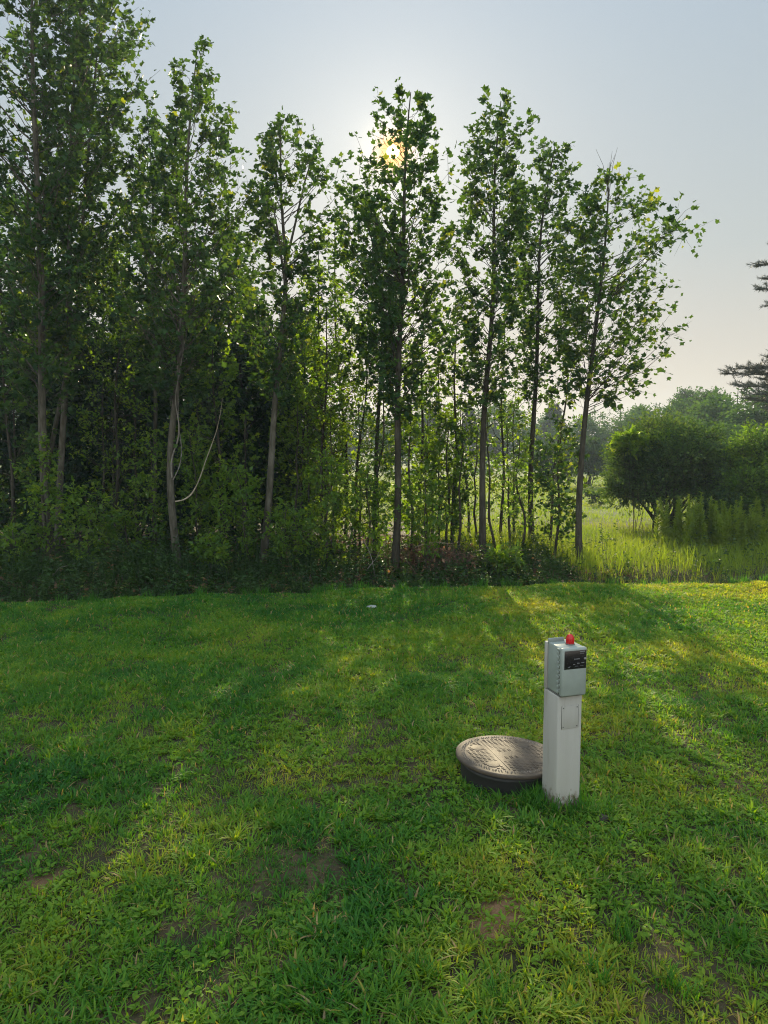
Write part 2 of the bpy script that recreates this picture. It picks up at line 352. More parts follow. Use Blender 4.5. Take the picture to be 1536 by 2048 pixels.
def make_tree(name, label, cat, trunk_px, Y, r0, env, nb, ntw=7, nl=9, size=.079, shape='tulip', mat='tulip', bark='bark', group=None, bare_top=0, forks=(), elev=(30, 55), tone0=.35, thick=1.0, twl=1.0, zmin=None, flat=1.0, gap=None, lo=.42, irr=.52):
    """trunk_px: pixel polyline base->top at distance Y; env: (py, left_px, right_px) outline of the crown"""
    pts = np.array([P(a, b, Y) for a, b in trunk_px])
    pts[0, 2] = height(pts[0, 0], Y) - .05
    base = pts[0].copy()
    # smooth resample with a little wander in depth
    tt = np.linspace(0, 1, 26); d = np.r_[0, np.cumsum(np.linalg.norm(np.diff(pts, axis=0), axis=1))]; d /= d[-1]
    tr = np.stack([np.interp(tt, d, pts[:, i]) for i in range(3)], -1)
    for _ in range(3): tr[1:-1] = tr[1:-1] * .5 + .25 * (tr[:-2] + tr[2:])
    tr[:, 1] += .10 * np.sin(tt * 5 + rng.uniform(0, 6)) * tt
    tr[:, 0] += .02 * np.sin(tt * 11 + rng.uniform(0, 6))
    rad = .78 * r0 * (1 - tt) ** .8 * (1 + .35 * np.exp(-tt * 30)) + .006
    wood = MB(); wood.tubes(tr, rad, 8)
    for fk in forks:
        fp = np.array([P(a, b, Y) for a, b in fk]); dd = np.r_[0, np.cumsum(np.linalg.norm(np.diff(fp, axis=0), axis=1))]; dd /= dd[-1]
        ft = np.linspace(0, 1, 12); fp = np.stack([np.interp(ft, dd, fp[:, i]) for i in range(3)], -1)
        fp[:, 1] += .25 * ft
        rr = np.interp(fp[0, 2], tr[:, 2], rad) * .6
        wood.tubes(fp, rr * (1 - ft) ** .8 + .005, 6)
    E = np.array([(P(a, b, Y)[0], P(c_, b, Y)[0], P(a, b, Y)[2]) for b, a, c_ in env])[::-1]   # low -> high
    zE, lE, rE = E[:, 2], E[:, 0], E[:, 1]
    # tips spread over the outline by width
    zg = np.linspace(zE[0], zE[-1], 200); wg = (np.interp(zg, zE, rE) - np.interp(zg, zE, lE)) ** 1.1 + .08
    cdf = np.cumsum(wg); cdf /= cdf[-1]
    zt = np.interp((np.arange(nb) + rng.random(nb)) / nb, cdf, zg)
    az = (np.arange(nb) * 2.39996 + rng.normal(size=nb) * .5)
    ca, sa = np.cos(az), np.sin(az)
    cen = interp3(tr, zt)
    L = cen[:, 0] - np.interp(zt, zE, lE); Rr = np.interp(zt, zE, rE) - cen[:, 0]
    L = np.maximum(L, .05); Rr = np.maximum(Rr, .05)
    Rx = np.where(ca > 0, Rr, L); Ry = np.clip((L + Rr) / 2, .1, 1.6) * flat
    rmax = 1 / np.sqrt((ca / Rx) ** 2 + (sa / Ry) ** 2)
    r = rmax * np.clip(rng.uniform(lo, 1.12, nb), 0, 1.0) * (1 - irr / 2 + irr * vnoise(az % 6.28, zt, .55, int(rng.integers(100, 999))))
    el = np.radians(rng.uniform(*elev, nb))
    if zmin is None: zmin = zE[0] - .35
    z0 = np.maximum(zt - r * np.tan(el), np.maximum(base[2] + .3, zmin))
    z0 = np.where(z0 <= zmin + .01, zmin + rng.random(nb) * 1.1, z0); z0 = np.minimum(z0, zt - .02)
    S = interp3(tr, z0)
    tip = np.stack([cen[:, 0] + r * ca, cen[:, 1] + r * sa, zt], -1)
    mid = S * .45 + tip * .55; mid[:, 2] -= .10 * r; mid += rv(nb) * .05 * r[:, None]
    u = np.linspace(0, 1, 7)[None, :, None]
    br = S[:, None] * (1 - u) ** 2 + 2 * mid[:, None] * u * (1 - u) + tip[:, None] * u ** 2
    br[:, 1:-1] += rng.normal(size=(nb, 5, 3)) * .012
    blen = np.linalg.norm(tip - S, axis=1)
    rb = np.clip(.0065 * (blen + .35), .003, .5 * np.interp(z0, tr[:, 2], rad) + .003) * thick
    wood.tubes(br, rb[:, None] * (1 - .8 * u[:, :, 0]), 4)
    # twigs
    n = nb * ntw
    bi = np.repeat(np.arange(nb), ntw)
    tb = rng.uniform(.36, 1, n) ** .75; tb[::ntw] = 1.0
    f = tb * 6; i0 = np.clip(f.astype(int), 0, 5); fr = (f - i0)[:, None]
    o = br[bi, i0] * (1 - fr) + br[bi, i0 + 1] * fr
    td = br[bi, i0 + 1] - br[bi, i0]; td /= np.linalg.norm(td, axis=1, keepdims=True) + 1e-9
    dr = td + rv(n) * .75; dr[:, 2] += .25; dr /= np.linalg.norm(dr, axis=1, keepdims=True)
    tl = rng.uniform(.10, .34, n) * twl * np.clip(.5 + blen[bi] * .5, .4, 1.2)
    end = o + dr * tl[:, None]
    tw = np.stack([o, (o + end) / 2 + rv(n) * .01, end], 1)
    wood.tubes(tw, np.array([[.0035, .0025, .0015]]) * np.ones((n, 1)) * thick, 3)
    lt = rng.normal(size=n) * .16 + tone0
    li = np.repeat(np.arange(n), nl); m_ = len(li)
    uu = rng.uniform(.15, 1.15, m_)[:, None]
    pos = o[li] * (1 - uu) + end[li] * uu + rv(m_) * .035 * twl
    tone = lt[li] + rng.normal(size=m_) * .10
    tone = np.where(rng.random(m_) < .02, .95, tone)
    if gap:      # a looser spot in the crown, where the sun comes through
        g0 = P(gap[0], gap[1], Y); k_ = (np.hypot(pos[:, 0] - g0[0], pos[:, 2] - g0[2] - (pos[:, 1] - Y) * .4) > gap[2]) | (rng.random(m_) < .25)
        pos, li, tone = pos[k_], li[k_], tone[k_]
    cr = MB(); leaves(cr, pos, dr[li], size, shape, tone)
    if bare_top:
        k = bare_top; top = tr[-1]
        b0 = top + rv(k) * .05; b1 = b0 + np.c_[rng.normal(size=k) * .12, rng.normal(size=k) * .1, rng.uniform(.25, .5, k)]
        wood.tubes(np.stack([b0 - [0, 0, .3], (b0 + b1) / 2, b1], 1), np.array([[.006, .004, .002]]) * np.ones((k, 1)), 3)
    root = empty(name, base, label, cat, group)
    wood.build('trunk', M[bark], root, smooth=True, origin=base)
    cr.build('crown', M[mat], root, origin=base)
    return root

# ---------------------------------------------------------------- the row of tulip trees at the lawn's edge
GT = 'tulip trees along the edge of the lawn'
make_tree('tulip_tree', 'tallest tree at the left edge, crown running out of the top of the photo', 'tree', [(105, 1160), (92, 1000), (82, 800), (80, 600), (76, 300), (70, 0), (66, -230)], 10.8, .085,
          [(-240, 40, 100), (-100, -40, 150), (60, -90, 175), (250, -110, 190), (450, -90, 190), (650, -60, 170), (800, 0, 150)], 150, 6, 7, group=GT)
make_tree('tulip_tree', 'leaning pale trunk just right of the leftmost trunk, crown reaching the top of the frame', 'tree', [(112, 1140), (125, 930), (138, 700), (139, 400), (150, 100), (165, -120)], 11.5, .07,
          [(-130, 140, 200), (-20, 80, 240), (80, 60, 275), (180, 60, 290), (330, 50, 270), (520, 50, 250), (700, 70, 210)], 140, 6, 7, group=GT)
make_tree('tulip_tree', 'slim dark trunk behind the two leftmost trunks, its outer leaves against the sky', 'tree', [(78, 1110), (100, 900), (150, 650), (172, 350), (195, 60), (215, -40)], 12.6, .06,
          [(-50, 190, 240), (20, 160, 290), (90, 150, 305), (200, 150, 300), (330, 130, 280), (470, 110, 280), (600, 100, 250)], 110, 6, 7, group=GT)
make_tree('tulip_tree', 'crooked trunk wrapped by woody vines, spire of leaves above it', 'tree', [(354, 1150), (346, 1040), (340, 960), (345, 880), (357, 770), (364, 640), (370, 450), (377, 260), (390, 92)], 11.0, .075,
          [(90, 380, 402), (150, 335, 432), (230, 318, 462), (300, 315, 490), (360, 300, 512), (430, 260, 520), (520, 240, 505), (620, 240, 480), (720, 280, 440), (800, 300, 400)], 150, 6, 7, group=GT)
make_tree('tulip_tree', 'shorter leafy tree filling the gap between the two tall left crowns', 'tree', [(312, 1110), (310, 900), (309, 600), (308, 420), (288, 215)], 13.0, .05,
          [(208, 275, 300), (260, 240, 330), (340, 215, 360), (450, 205, 380), (580, 210, 390), (700, 230, 380)], 100, 6, 7, group=GT)
make_tree('tulip_tree', 'pale leaning trunk that forks high up into three upright stems', 'tree', [(522, 1165), (533, 1030), (546, 890), (558, 720), (570, 540), (562, 410), (566, 256)], 11.0, .072,
          [(252, 550, 640), (285, 525, 672), (330, 512, 684), (390, 500, 665), (460, 485, 650), (540, 480, 640), (630, 470, 640), (720, 500, 630), (800, 530, 610)], 120, 5, 6, group=GT,
          forks=([(571, 530), (590, 440), (608, 350), (636, 262)], [(569, 560), (552, 450), (530, 350)]))
make_tree('tulip_tree', 'thin dark trunk left of the tree that hides the sun, broad low crown', 'tree', [(752, 1100), (755, 900), (762, 700), (766, 560), (740, 450), (712, 392)], 13.0, .05,
          [(388, 690, 722), (430, 655, 745), (490, 640, 790), (570, 640, 800), (660, 660, 805), (760, 690, 800)], 105, 5, 6, bark='dark_bark', group=GT)
make_tree('tulip_tree', 'tall straight tree whose crown hides the sun', 'tree', [(788, 1170), (794, 1000), (798, 800), (803, 560), (808, 350), (824, 188)], 10.9, .07,
          [(188, 808, 840), (215, 770, 868), (260, 748, 880), (310, 738, 892), (360, 710, 895), (420, 675, 898), (500, 665, 905), (580, 700, 902), (660, 710, 900), (740, 740, 880), (830, 760, 850)], 165, 5, 6, gap=(785, 307, .20), bark='dark_bark', group=GT)
make_tree('tulip_tree', 'tall spired tree second to the right of the sun, trunk rising from dark weeds', 'tree', [(962, 1150), (966, 980), (970, 800), (985, 560), (991, 350), (1003, 198)], 11.6, .068,
          [(196, 990, 1016), (235, 950, 1038), (280, 920, 1060), (340, 912, 1062), (420, 900, 1058), (520, 885, 1050), (620, 885, 1050), (720, 910, 1040), (820, 930, 1010)], 145, 5, 6, bark='dark_bark', group=GT)
make_tree('tulip_tree', 'slim trunk standing farther back, between the spired tree and the open crown on the right', 'tree', [(1062, 1090), (1062, 960), (1070, 780), (1074, 620), (1086, 450), (1112, 282)], 13.0, .062,
          [(276, 1095, 1128), (320, 1055, 1155), (370, 1045, 1172), (450, 1035, 1180), (540, 1030, 1170), (630, 1025, 1150), (720, 1030, 1130), (800, 1030, 1110)], 125, 5, 6, bark='dark_bark', group=GT)
make_tree('tulip_tree', 'rightmost tree of the row with a wide open crown and long bare-based limbs', 'tree', [(1162, 1150), (1157, 1040), (1157, 940), (1166, 840), (1190, 690), (1206, 540), (1222, 352)], 11.6, .068,
          [(340, 1215, 1262), (365, 1165, 1300), (400, 1150, 1345), (450, 1140, 1392), (520, 1130, 1412), (590, 1125, 1408), (660, 1110, 1388), (715, 1105, 1350), (760, 1110, 1285), (800, 1105, 1240)], 130, 8, 4, lo=.45, irr=.45, bark='dark_bark', group=GT,
          bare_top=7, elev=(22, 50), thick=.72, tone0=.45, size=.079)

# ---------------------------------------------------------------- saplings and young trees between and behind the trunks
GS = 'slender young trees between the big trunks'
SAP = [  # base x, top x, base y, top y, half width, distance, branches, label
 (488, 478, 1110, 430, 62, 14.2, 95, 'young tree filling the gap between the crooked trunk and the forked tree'),
 (255, 262, 1110, 400, 60, 14.6, 95, 'young tree filling the gap left of the crooked trunk'),
 (648, 640, 1100, 500, 58, 14.0, 90, 'young tree right behind the forked pale tree'),
 (120, 110, 1110, 480, 62, 14.0, 90, 'young tree behind the leftmost trunks'),
 (440, 430, 1130, 650, 60, 12.0, 60, 'leafy young tree with dark leaves right of the crooked trunk'),
 (230, 240, 1130, 640, 62, 12.2, 60, 'leafy young tree with dark leaves right of the three leftmost trunks'),
 (20, 10, 1130, 560, 60, 12.0, 60, 'leafy young tree half cut by the left edge of the photo'),
 (640, 655, 1120, 610, 62, 12.6, 70, 'leafy young tree left of the gap below the fork-stemmed tree'),
 (690, 672, 1100, 430, 60, 14.5, 80, 'young tree whose top shows against the sky between forked tree and sun'),
 (708, 735, 1110, 660, 55, 13.4, 70, 'bushy sapling left of the thin dark trunk'),
 (838, 850, 1110, 560, 55, 12.9, 70, 'sapling close to the right of the sun-hiding tree'),
 (862, 880, 1100, 690, 50, 14.2, 60, 'sapling with glowing yellow leaves left of the spired tree'),
 (905, 915, 1105, 600, 52, 12.6, 65, 'dark stemmed young tree in front of the sunny gap'),
 (934, 925, 1080, 800, 42, 14.6, 45, 'short sapling with a dark stem beside the spired tree trunk'),
 (893, 898, 1100, 850, 34, 12.3, 30, 'small sapling at the foot of the brush pile'),
 (1002, 1008, 1105, 640, 50, 13.6, 55, 'thin young tree right of the spired tree trunk'),
 (1026, 1030, 1095, 790, 40, 14.8, 40, 'short sapling in the sunny gap behind the row'),
 (1045, 1038, 1110, 880, 30, 12.4, 25, 'very small sapling near the slim right trunk'),
 (1112, 1122, 1110, 840, 42, 12.0, 34, 'sapling with layered leaves between the two rightmost trunks'),
 (1100, 1135, 1120, 655, 36, 14.0, 22, 'thin tree with bare arching twigs behind the rightmost trunk'),
 (600, 612, 1120, 660, 60, 13.6, 75, 'dark leafy young tree right of the pale leaning trunk'),
 (745, 770, 1115, 760, 50, 11.8, 50, 'leafy sapling in front of the thin dark trunk'),
 (820, 822, 1120, 790, 48, 11.7, 45, 'low sapling with dark leaves right of the sun-hiding trunk'),
]
for i, (x0, x1, y0, y1, hw, Yd, nb, lab) in enumerate(SAP):
    k = [.25, .8, 1.1, 1.15, 1.0, .8, .6]
    env = [(y1 + (y0 - 40 - y1) * j / 6, x1 + (x0 - x1) * j / 6 - hw * k[j], x1 + (x0 - x1) * j / 6 + hw * k[j]) for j in range(7)]
    make_tree('sapling', lab, 'young tree', [(x0, y0), (x0 + 4, (y0 * 2 + y1) / 3), (x1 - 5, (y0 + 2 * y1) / 3), (x1, y1)], Yd, .018 + .003 * (y0 - y1) / 100, env, int(nb * (.82 if 690 <= x0 < 1110 else 1)), 6, 5,
              size=.074, shape='oval' if i % 2 else 'tulip', mat='young_leaf' if i % 3 else 'tulip', bark='dark_bark', group=GS, elev=(15, 45), tone0=.52, flat=1.5)

GL = 'light green saplings at the edge of the dark wood'
for (x0, x1, y0, y1, hw, Yd, nb, lab) in [
 (182, 165, 1140, 975, 52, 10.4, 26, 'bright green sapling right of the leftmost pale trunks'),
 (498, 470, 1140, 925, 50, 10.6, 26, 'light green sapling in front of the dark wood left of the pale leaning trunk'),
 (310, 300, 1130, 860, 42, 11.2, 22, 'sapling with drooping leaves left of the vine-wrapped trunk'),
 (420, 425, 1150, 1075, 26, 10.2, 12, 'tiny bright seedling in the dark undergrowth'),
 (560, 575, 1140, 1010, 40, 10.6, 22, 'small leafy sapling right of the pale leaning trunk foot'),
 (255, 245, 1140, 1020, 34, 11.0, 16, 'small dull sapling between the left trunks and the vines'),
 (40, 30, 1150, 1060, 40, 10.6, 18, 'low leafy sapling at the left edge of the photo'),
 (650, 655, 1145, 900, 48, 10.9, 34, 'dark leafy bush-like sapling right of the pale leaning trunk'),
 (85, 90, 1140, 880, 44, 10.7, 26, 'leafy sapling in front of the leftmost trunks'),
 (395, 385, 1140, 870, 42, 11.3, 28, 'leafy sapling behind the pale curved vine'),
 (735, 735, 1145, 930, 44, 11.0, 30, 'leafy sapling left of the foot of the sun-hiding tree'),
 (850, 848, 1140, 955, 36, 10.8, 20, 'small sapling in front of the brown brush heap'),
 (1010, 1008, 1160, 1105, 26, 10.6, 14, 'low bright weed bush at the foot of the spired tree'),
]:
    k = [.3, .8, 1, .8, .4]
    env = [(y1 + (y0 - 25 - y1) * j / 4, x1 - hw * k[j], x1 + hw * k[j]) for j in range(5)]
    make_tree('sapling', lab, 'young tree', [(x0, y0), ((x0 + x1) / 2 + 3, (y0 + y1) / 2), (x1, y1)], Yd, .014, env, nb, 5, 8, size=.075, shape='oval', mat='young_leaf', bark='dark_bark', group=GL, elev=(0, 30), tone0=.5)

# the dark wood behind on the left
GW = 'leafy trees crowding the dark wood behind the row'
WOOD = [(-230, 300, 14.0, 130), (-110, 180, 15.5, 130), (-20, 330, 14.6, 120), (60, 500, 16.5, 110), (130, 610, 14.4, 100), (205, 470, 17.0, 100), (265, 640, 14.8, 100), (330, 560, 18.0, 105),
        (400, 600, 14.2, 95), (455, 470, 16.6, 95), (520, 620, 15.0, 90), (580, 530, 17.4, 90), (640, 690, 16.0, 80), (700, 640, 18.5, 80), (790, 700, 17.2, 75)]
WOOD[10] = (520, 640, 15.0, 80); WOOD[11] = (590, 600, 17.4, 70)
side = ['leftmost, beyond the photo edge', 'tall, at the far left edge', 'behind the leftmost trunk']
for i, (xc, yt, Yd, hw) in enumerate(WOOD[:12]):
    yb = 1024 + F * math.tan(math.atan(CAMH / Yd) - PITCH)
    k = [.15, .6, .9, 1, 1, .95, .9]
    env = [(yt + (yb - 25 - yt) * j / 6, xc - hw * k[j], xc + hw * k[j]) for j in range(7)]
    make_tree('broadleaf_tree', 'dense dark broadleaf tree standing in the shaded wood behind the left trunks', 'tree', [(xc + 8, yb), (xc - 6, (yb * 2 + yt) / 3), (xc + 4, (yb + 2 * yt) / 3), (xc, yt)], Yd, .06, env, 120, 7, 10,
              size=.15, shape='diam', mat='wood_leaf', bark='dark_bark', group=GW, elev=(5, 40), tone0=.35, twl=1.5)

# thin bare stems in the dark wood and in the sunny gap
GB = 'thin bare stems in the shade of the wood'
STEM = [(30, 700, 12.6), (205, 760, 12.2), (232, 820, 13.2), (275, 700, 13.0), (405, 760, 12.4), (445, 700, 13.4), (492, 830, 12.0), (590, 800, 12.2), (622, 820, 12.9), (668, 830, 12.0), (722, 800, 12.6), (852, 840, 12.2),
        (878, 820, 13.3), (918, 830, 12.0), (948, 810, 13.8), (985, 800, 12.4), (1020, 850, 13.0)]
sm = None
for xx, yt, Yd in STEM:
    b = P(xx, 1100, Yd); b[2] = height(b[0], Yd) - .03; top = P(xx + rng.uniform(-14, 14), yt, Yd)
    u = np.linspace(0, 1, 9)[:, None]; pts = b * (1 - u) + top * u; pts[1:-1, :2] += rng.normal(size=(7, 2)) * .018
    sb = MB(); sb.tubes(pts, .022 * (1 - u[:, 0]) + .006, 6)
    nb = 7; z = rng.uniform(.45, 1, nb); s0 = b * (1 - z[:, None]) + top * z[:, None]; s1 = s0 + np.c_[rng.normal(size=nb) * .3, rng.normal(size=nb) * .2, rng.uniform(.1, .4, nb)]
    sb.tubes(np.stack([s0, (s0 + s1) / 2 - [0, 0, .03], s1], 1), np.array([[.006, .004, .002]]) * np.ones((nb, 1)), 3)
    o = sb.build('bare_stem', M['dark_bark'], smooth=True, origin=tuple(b)); tag(o, 'thin bare tree stem with a few twigs in the shaded undergrowth', 'tree', GB)

# ---------------------------------------------------------------- vines and fallen sticks
def curve_obj(name, pxs, Y, r, mat, label, cat, group=None, yoff=None):
    p = np.array([P(a, b, Y) for a, b in pxs]); d = np.r_[0, np.cumsum(np.linalg.norm(np.diff(p, axis=0), axis=1))]; d /= d[-1]
    t_ = np.linspace(0, 1, 40); q_ = np.stack([np.interp(t_, d, p[:, i]) for i in range(3)], -1)
    for _ in range(4): q_[1:-1] = q_[1:-1] * .5 + .25 * (q_[:-2] + q_[2:])
    q_[:, 1] += .05 * np.sin(t_ * 7) + (0 if yoff is None else yoff * t_)
    mb = MB(); mb.tubes(q_, np.full(40, r) * (1 - .8 * t_) * (1 + .12 * rng.normal(size=40)), 7)
    o = mb.build(name, M[mat], smooth=True, origin=tuple(q_[0])); return tag(o, label, cat, group)
curve_obj('hanging_vine', [(350, 1003), (366, 1002), (382, 990), (398, 958), (410, 925), (425, 890), (436, 858), (441, 828), (444, 795)], 10.85, .012, 'vine', 'pale bare vine curving up from the crooked trunk', 'vine')
curve_obj('climbing_vine', [(346, 960), (358, 935), (362, 905), (360, 880), (356, 850), (358, 800), (357, 740), (352, 680)], 10.86, .009, 'vine_grey', 'pale grey vine running straight up the crooked trunk', 'vine')
curve_obj('climbing_vine', [(344, 955), (340, 930), (344, 905), (354, 885), (358, 850), (350, 800), (362, 740), (372, 660)], 10.84, .014, 'vine_grey', 'thick grey vine twisted around the crooked trunk', 'vine')
curve_obj('fallen_branch', [(727, 1082), (735, 1096), (744, 1118), (750, 1150), (752, 1168)], 10.2, .006, 'vine_grey', 'bent pale dead stick rising from dark undergrowth left of the sun-hiding trunk', 'branch')
curve_obj('fallen_branch', [(735, 1138), (752, 1118), (762, 1095), (786, 1070)], 10.4, .006, 'vine_grey', 'thin curved dead stick leaning on the sun-hiding trunk', 'branch')
curve_obj('fallen_branch', [(94, 1160), (120, 1135), (150, 1127)], 9.9, .012, 'vine_grey', 'dead branch lying by the feet of the leftmost trunks', 'branch')
curve_obj('fallen_branch', [(830, 1095), (870, 1083), (905, 1088)], 10.9, .010, 'vine', 'dead branch across the brown brush heap', 'branch')

# ---------------------------------------------------------------- shrubs on the right
def shrub(name, label, cat, c, rx, ry, hz, z0, n, size, shape, mat, stems=6, group=None, tone0=.4, lobes=16, tw=.16, up=.6, low=-.85):
    """lobed bush: twigs grow outward from many lobes spread over an ellipsoid"""
    c = np.array(c, float); base = c.copy()
    g = height(c[0], c[1]); base[2] = g
    wood = MB(); cr = MB()
    th = rng.uniform(0, 2 * np.pi, lobes); ph = np.arccos(rng.uniform(low, 1, lobes)); rr = rng.uniform(.45, .92, lobes)
    ctr = np.stack([np.cos(th) * np.sin(ph) * rx * rr, np.sin(th) * np.sin(ph) * ry * rr, np.cos(ph) * hz * .5 * rr], -1) + [0, 0, z0 + hz * .5]
    lr = rng.uniform(.26, .42, lobes)
    for k in range(lobes):
        s = np.array([rng.normal() * .1 * rx, rng.normal() * .1 * ry, 0]); e = ctr[k]
        u = np.linspace(0, 1, 7)[:, None]; m_ = s * .5 + e * .5; m_[2] += .1 * hz
        pts = s * (1 - u) ** 2 + 2 * m_ * u * (1 - u) + e * u * u
        wood.tubes(pts + [0, 0, -.03], .03 * (1 - .75 * u[:, 0]) * (hz / 2.4), 5)
    nt_ = n // 12
    li = rng.integers(0, lobes, nt_)
    d = rv(nt_); d /= np.linalg.norm(d, axis=1, keepdims=True); d[:, 2] = d[:, 2] * .8 + .15
    rad = (rng.random(nt_) ** .45)
    o = ctr[li] + d * (lr[li] * rad)[:, None] * np.array([rx, ry, hz * .5]) * 1.15
    dd = d + rv(nt_) * .35; dd[:, 2] += .3; dd /= np.linalg.norm(dd, axis=1, keepdims=True)
    ln = rng.uniform(.5, 1.5, nt_) * tw; end = o + dd * ln[:, None]
    ok = end[:, 2] > .05
    o, end, dd, li = o[ok], end[ok], dd[ok], li[ok]; nt_ = len(o)
    wood.tubes(np.stack([o - dd * .05, (o + end) / 2, end], 1), np.array([[.004, .003, .0015]]) * np.ones((nt_, 1)), 3)
    tt = rng.normal(size=lobes) * .12; ft = rng.normal(size=nt_) * .12
    ii = np.repeat(np.arange(nt_), 12); m2 = len(ii); u = rng.uniform(0, 1.1, m2)[:, None]
    pos = o[ii] * (1 - u) + end[ii] * u + rv(m2) * tw * .12
    leaves(cr, pos, dd[ii], size, shape, tone0 + tt[li][ii] + ft[ii] + rng.normal(size=m2) * .08, wild=.5, up=up)
    root = empty(name, base, label, cat, group)
    wood.build('stems', M['dark_bark'], root, smooth=True); cr.build('foliage', M[mat], root)
    return root
def at(px, Y): return (P(px, 1000, Y)[0], Y, 0)
shrub('juniper_bush', 'big rounded dark bush beside the meadow', 'bush', at(1332, 16.6), 1.32, 1.2, 2.4, .12, 60000, .07, 'diam', 'juniper', tone0=.55, lobes=34, tw=.28, low=-.5)
shrub('vine_mat', 'yellow green leafy vine draped over the top of the dark bush', 'vine', (at(1275, 16.0)[0], 16.0, 0), .75, .5, .42, 1.82, 3600, .085, 'oval', 'young_leaf', tone0=.6, lobes=8, tw=.14)
shrub('shrub', 'tall light green shrub at the right edge behind the weeds', 'bush', at(1548, 15.2), 1.0, 1.0, 2.1, .1, 26000, .065, 'oval', 'young_leaf', tone0=.45, lobes=20, tw=.26)
shrub('shrub', 'low rounded green shrub between the dark bush and the right edge', 'bush', at(1458, 14.6), .62, .55, .95, .1, 11000, .06, 'oval', 'weed', tone0=.3, lobes=12, tw=.12)
shrub('cedar_tree', 'small dark conical cedar in the far meadow right of the rightmost trunk', 'tree', at(1176, 40), 1.0, 1.0, 2.3, .1, 7000, .16, 'diam', 'juniper', tone0=.1, lobes=14, tw=.3)
shrub('cedar_tree', 'small dark cedar in the far meadow left of the rightmost trunk', 'tree', at(1102, 38), 1.1, 1.0, 2.2, .1, 7000, .16, 'diam', 'juniper', tone0=.1, lobes=14, tw=.3)
shrub('shrub', 'small round bush alone in the far meadow', 'bush', at(1183, 25), .45, .4, .45, .05, 1500, .07, 'diam', 'weed', tone0=.2, lobes=7, tw=.1)

# ---------------------------------------------------------------- far tree line
def far_tree(kind):
    mb = MB(); tr = MB()
    H = 8.0
    if kind == 'conifer':
        n = 900; z = rng.random(n) ** .8; a = rng.uniform(0, 2 * np.pi, n)
        r = (1 - z) * 2.0 * rng.uniform(.5, 1.1, n) + .1
        o = np.c_[np.cos(a) * r, np.sin(a) * r, .6 + z * (H - .6)]
        nl = 7; li = np.repeat(np.arange(n), nl); out = np.c_[np.cos(a), np.sin(a), np.full(n, .3)]
        pos = o[li] + rv(len(li)) * .14; leaves(mb, pos, out[li], .36, 'diam', .3 + rng.normal(size=len(li)) * .15, up=.6)
    elif kind == 'round':
        L = 22; c = np.c_[rng.normal(size=L) * 1.2, rng.normal(size=L) * 1.2, rng.uniform(1.2, H - .8, L)]
        n = 1000; li0 = rng.integers(0, L, n); d = rv(n); d /= np.linalg.norm(d, axis=1, keepdims=True)
        o = c[li0] + d * (1.15 * rng.random(n) ** .4)[:, None]
        nl = 7; li = np.repeat(np.arange(n), nl); tl = rng.normal(size=L) * .15
        pos = o[li] + rv(len(li)) * .16; leaves(mb, pos, d[li], .30, 'diam', .45 + tl[li0][li] + rng.normal(size=len(li)) * .12, up=.6)
    else:   # wispy: thin upswept branches against the sky
        n = 700; z = rng.random(n); a = rng.uniform(0, 2 * np.pi, n); r = np.sin(z * 2.6 + .35) * 2.0 * rng.uniform(.3, 1.1, n)
        o = np.c_[np.cos(a) * r, np.sin(a) * r, 1 + z * (H - 1.5)]
        d = np.c_[np.cos(a) * .7, np.sin(a) * .7, np.full(n, .9)]
        tr.tubes(np.stack([o - d * .5, o, o + d * .55], 1), np.array([[.03, .022, .008]]) * np.ones((n, 1)), 3)
        nl = 7; li = np.repeat(np.arange(n), nl); pos = o[li] + d[li] * rng.uniform(-.3, .6, len(li))[:, None] + rv(len(li)) * .12
        leaves(mb, pos, d[li], .24, 'diam', .4 + rng.normal(size=len(li)) * .15, up=.6)
    z = np.linspace(-.2, H * .95, 8); tr.tubes(np.c_[rng.normal(size=8) * .05, rng.normal(size=8) * .05, z], .14 * (1 - z / H / 1.02) + .01, 6)
    root = empty('far_tree', (0, 0, 0), 'x', 'tree', 'hazy trees across the meadow')
    tr.build('trunk', M['dark_bark'], root, smooth=True); mb.build('crown', M['needle' if kind == 'conifer' else 'far_leaf'], root)
    return root
protos = {k: far_tree(k) for k in ('conifer', 'round', 'wispy')}
LAB = {'conifer': 'dark pointed conifer in the hazy tree line across the meadow', 'round': 'rounded leafy tree in the hazy tree line across the meadow', 'wispy': 'wispy branched tree in the hazy tree line across the meadow'}
used = set()
FAR = []
for px, top, Yd, kd in [(1108, 812, 70, 'conifer'), (1150, 835, 66, 'round'), (1085, 840, 80, 'round'), (1200, 818, 62, 'round'), (1242, 800, 60, 'round'), (1285, 812, 60, 'wispy'), (1320, 798, 55, 'round'), (1355, 784, 48, 'round'),
                    (1378, 776, 52, 'wispy'), (1415, 778, 44, 'wispy'), (1440, 790, 40, 'round'), (1475, 765, 38, 'round'), (1520, 752, 36, 'round'), (1560, 745, 34, 'round'), (1620, 730, 36, 'round'), (1395, 820, 34, 'round'), (1310, 850, 38, 'round'),
                    (1490, 830, 28, 'round'), (1550, 830, 26, 'round'), (1700, 740, 40, 'round'), (1800, 740, 44, 'wispy'), (1460, 850, 30, 'wispy')]:
    FAR.append((px, top, Yd, kd))
for i in range(22):
    FAR.append((-520 + i * 76 + rng.uniform(-20, 20), 815 + rng.uniform(-25, 25), 74 + rng.uniform(-8, 14), ['round', 'round', 'wispy', 'conifer'][i % 4]))
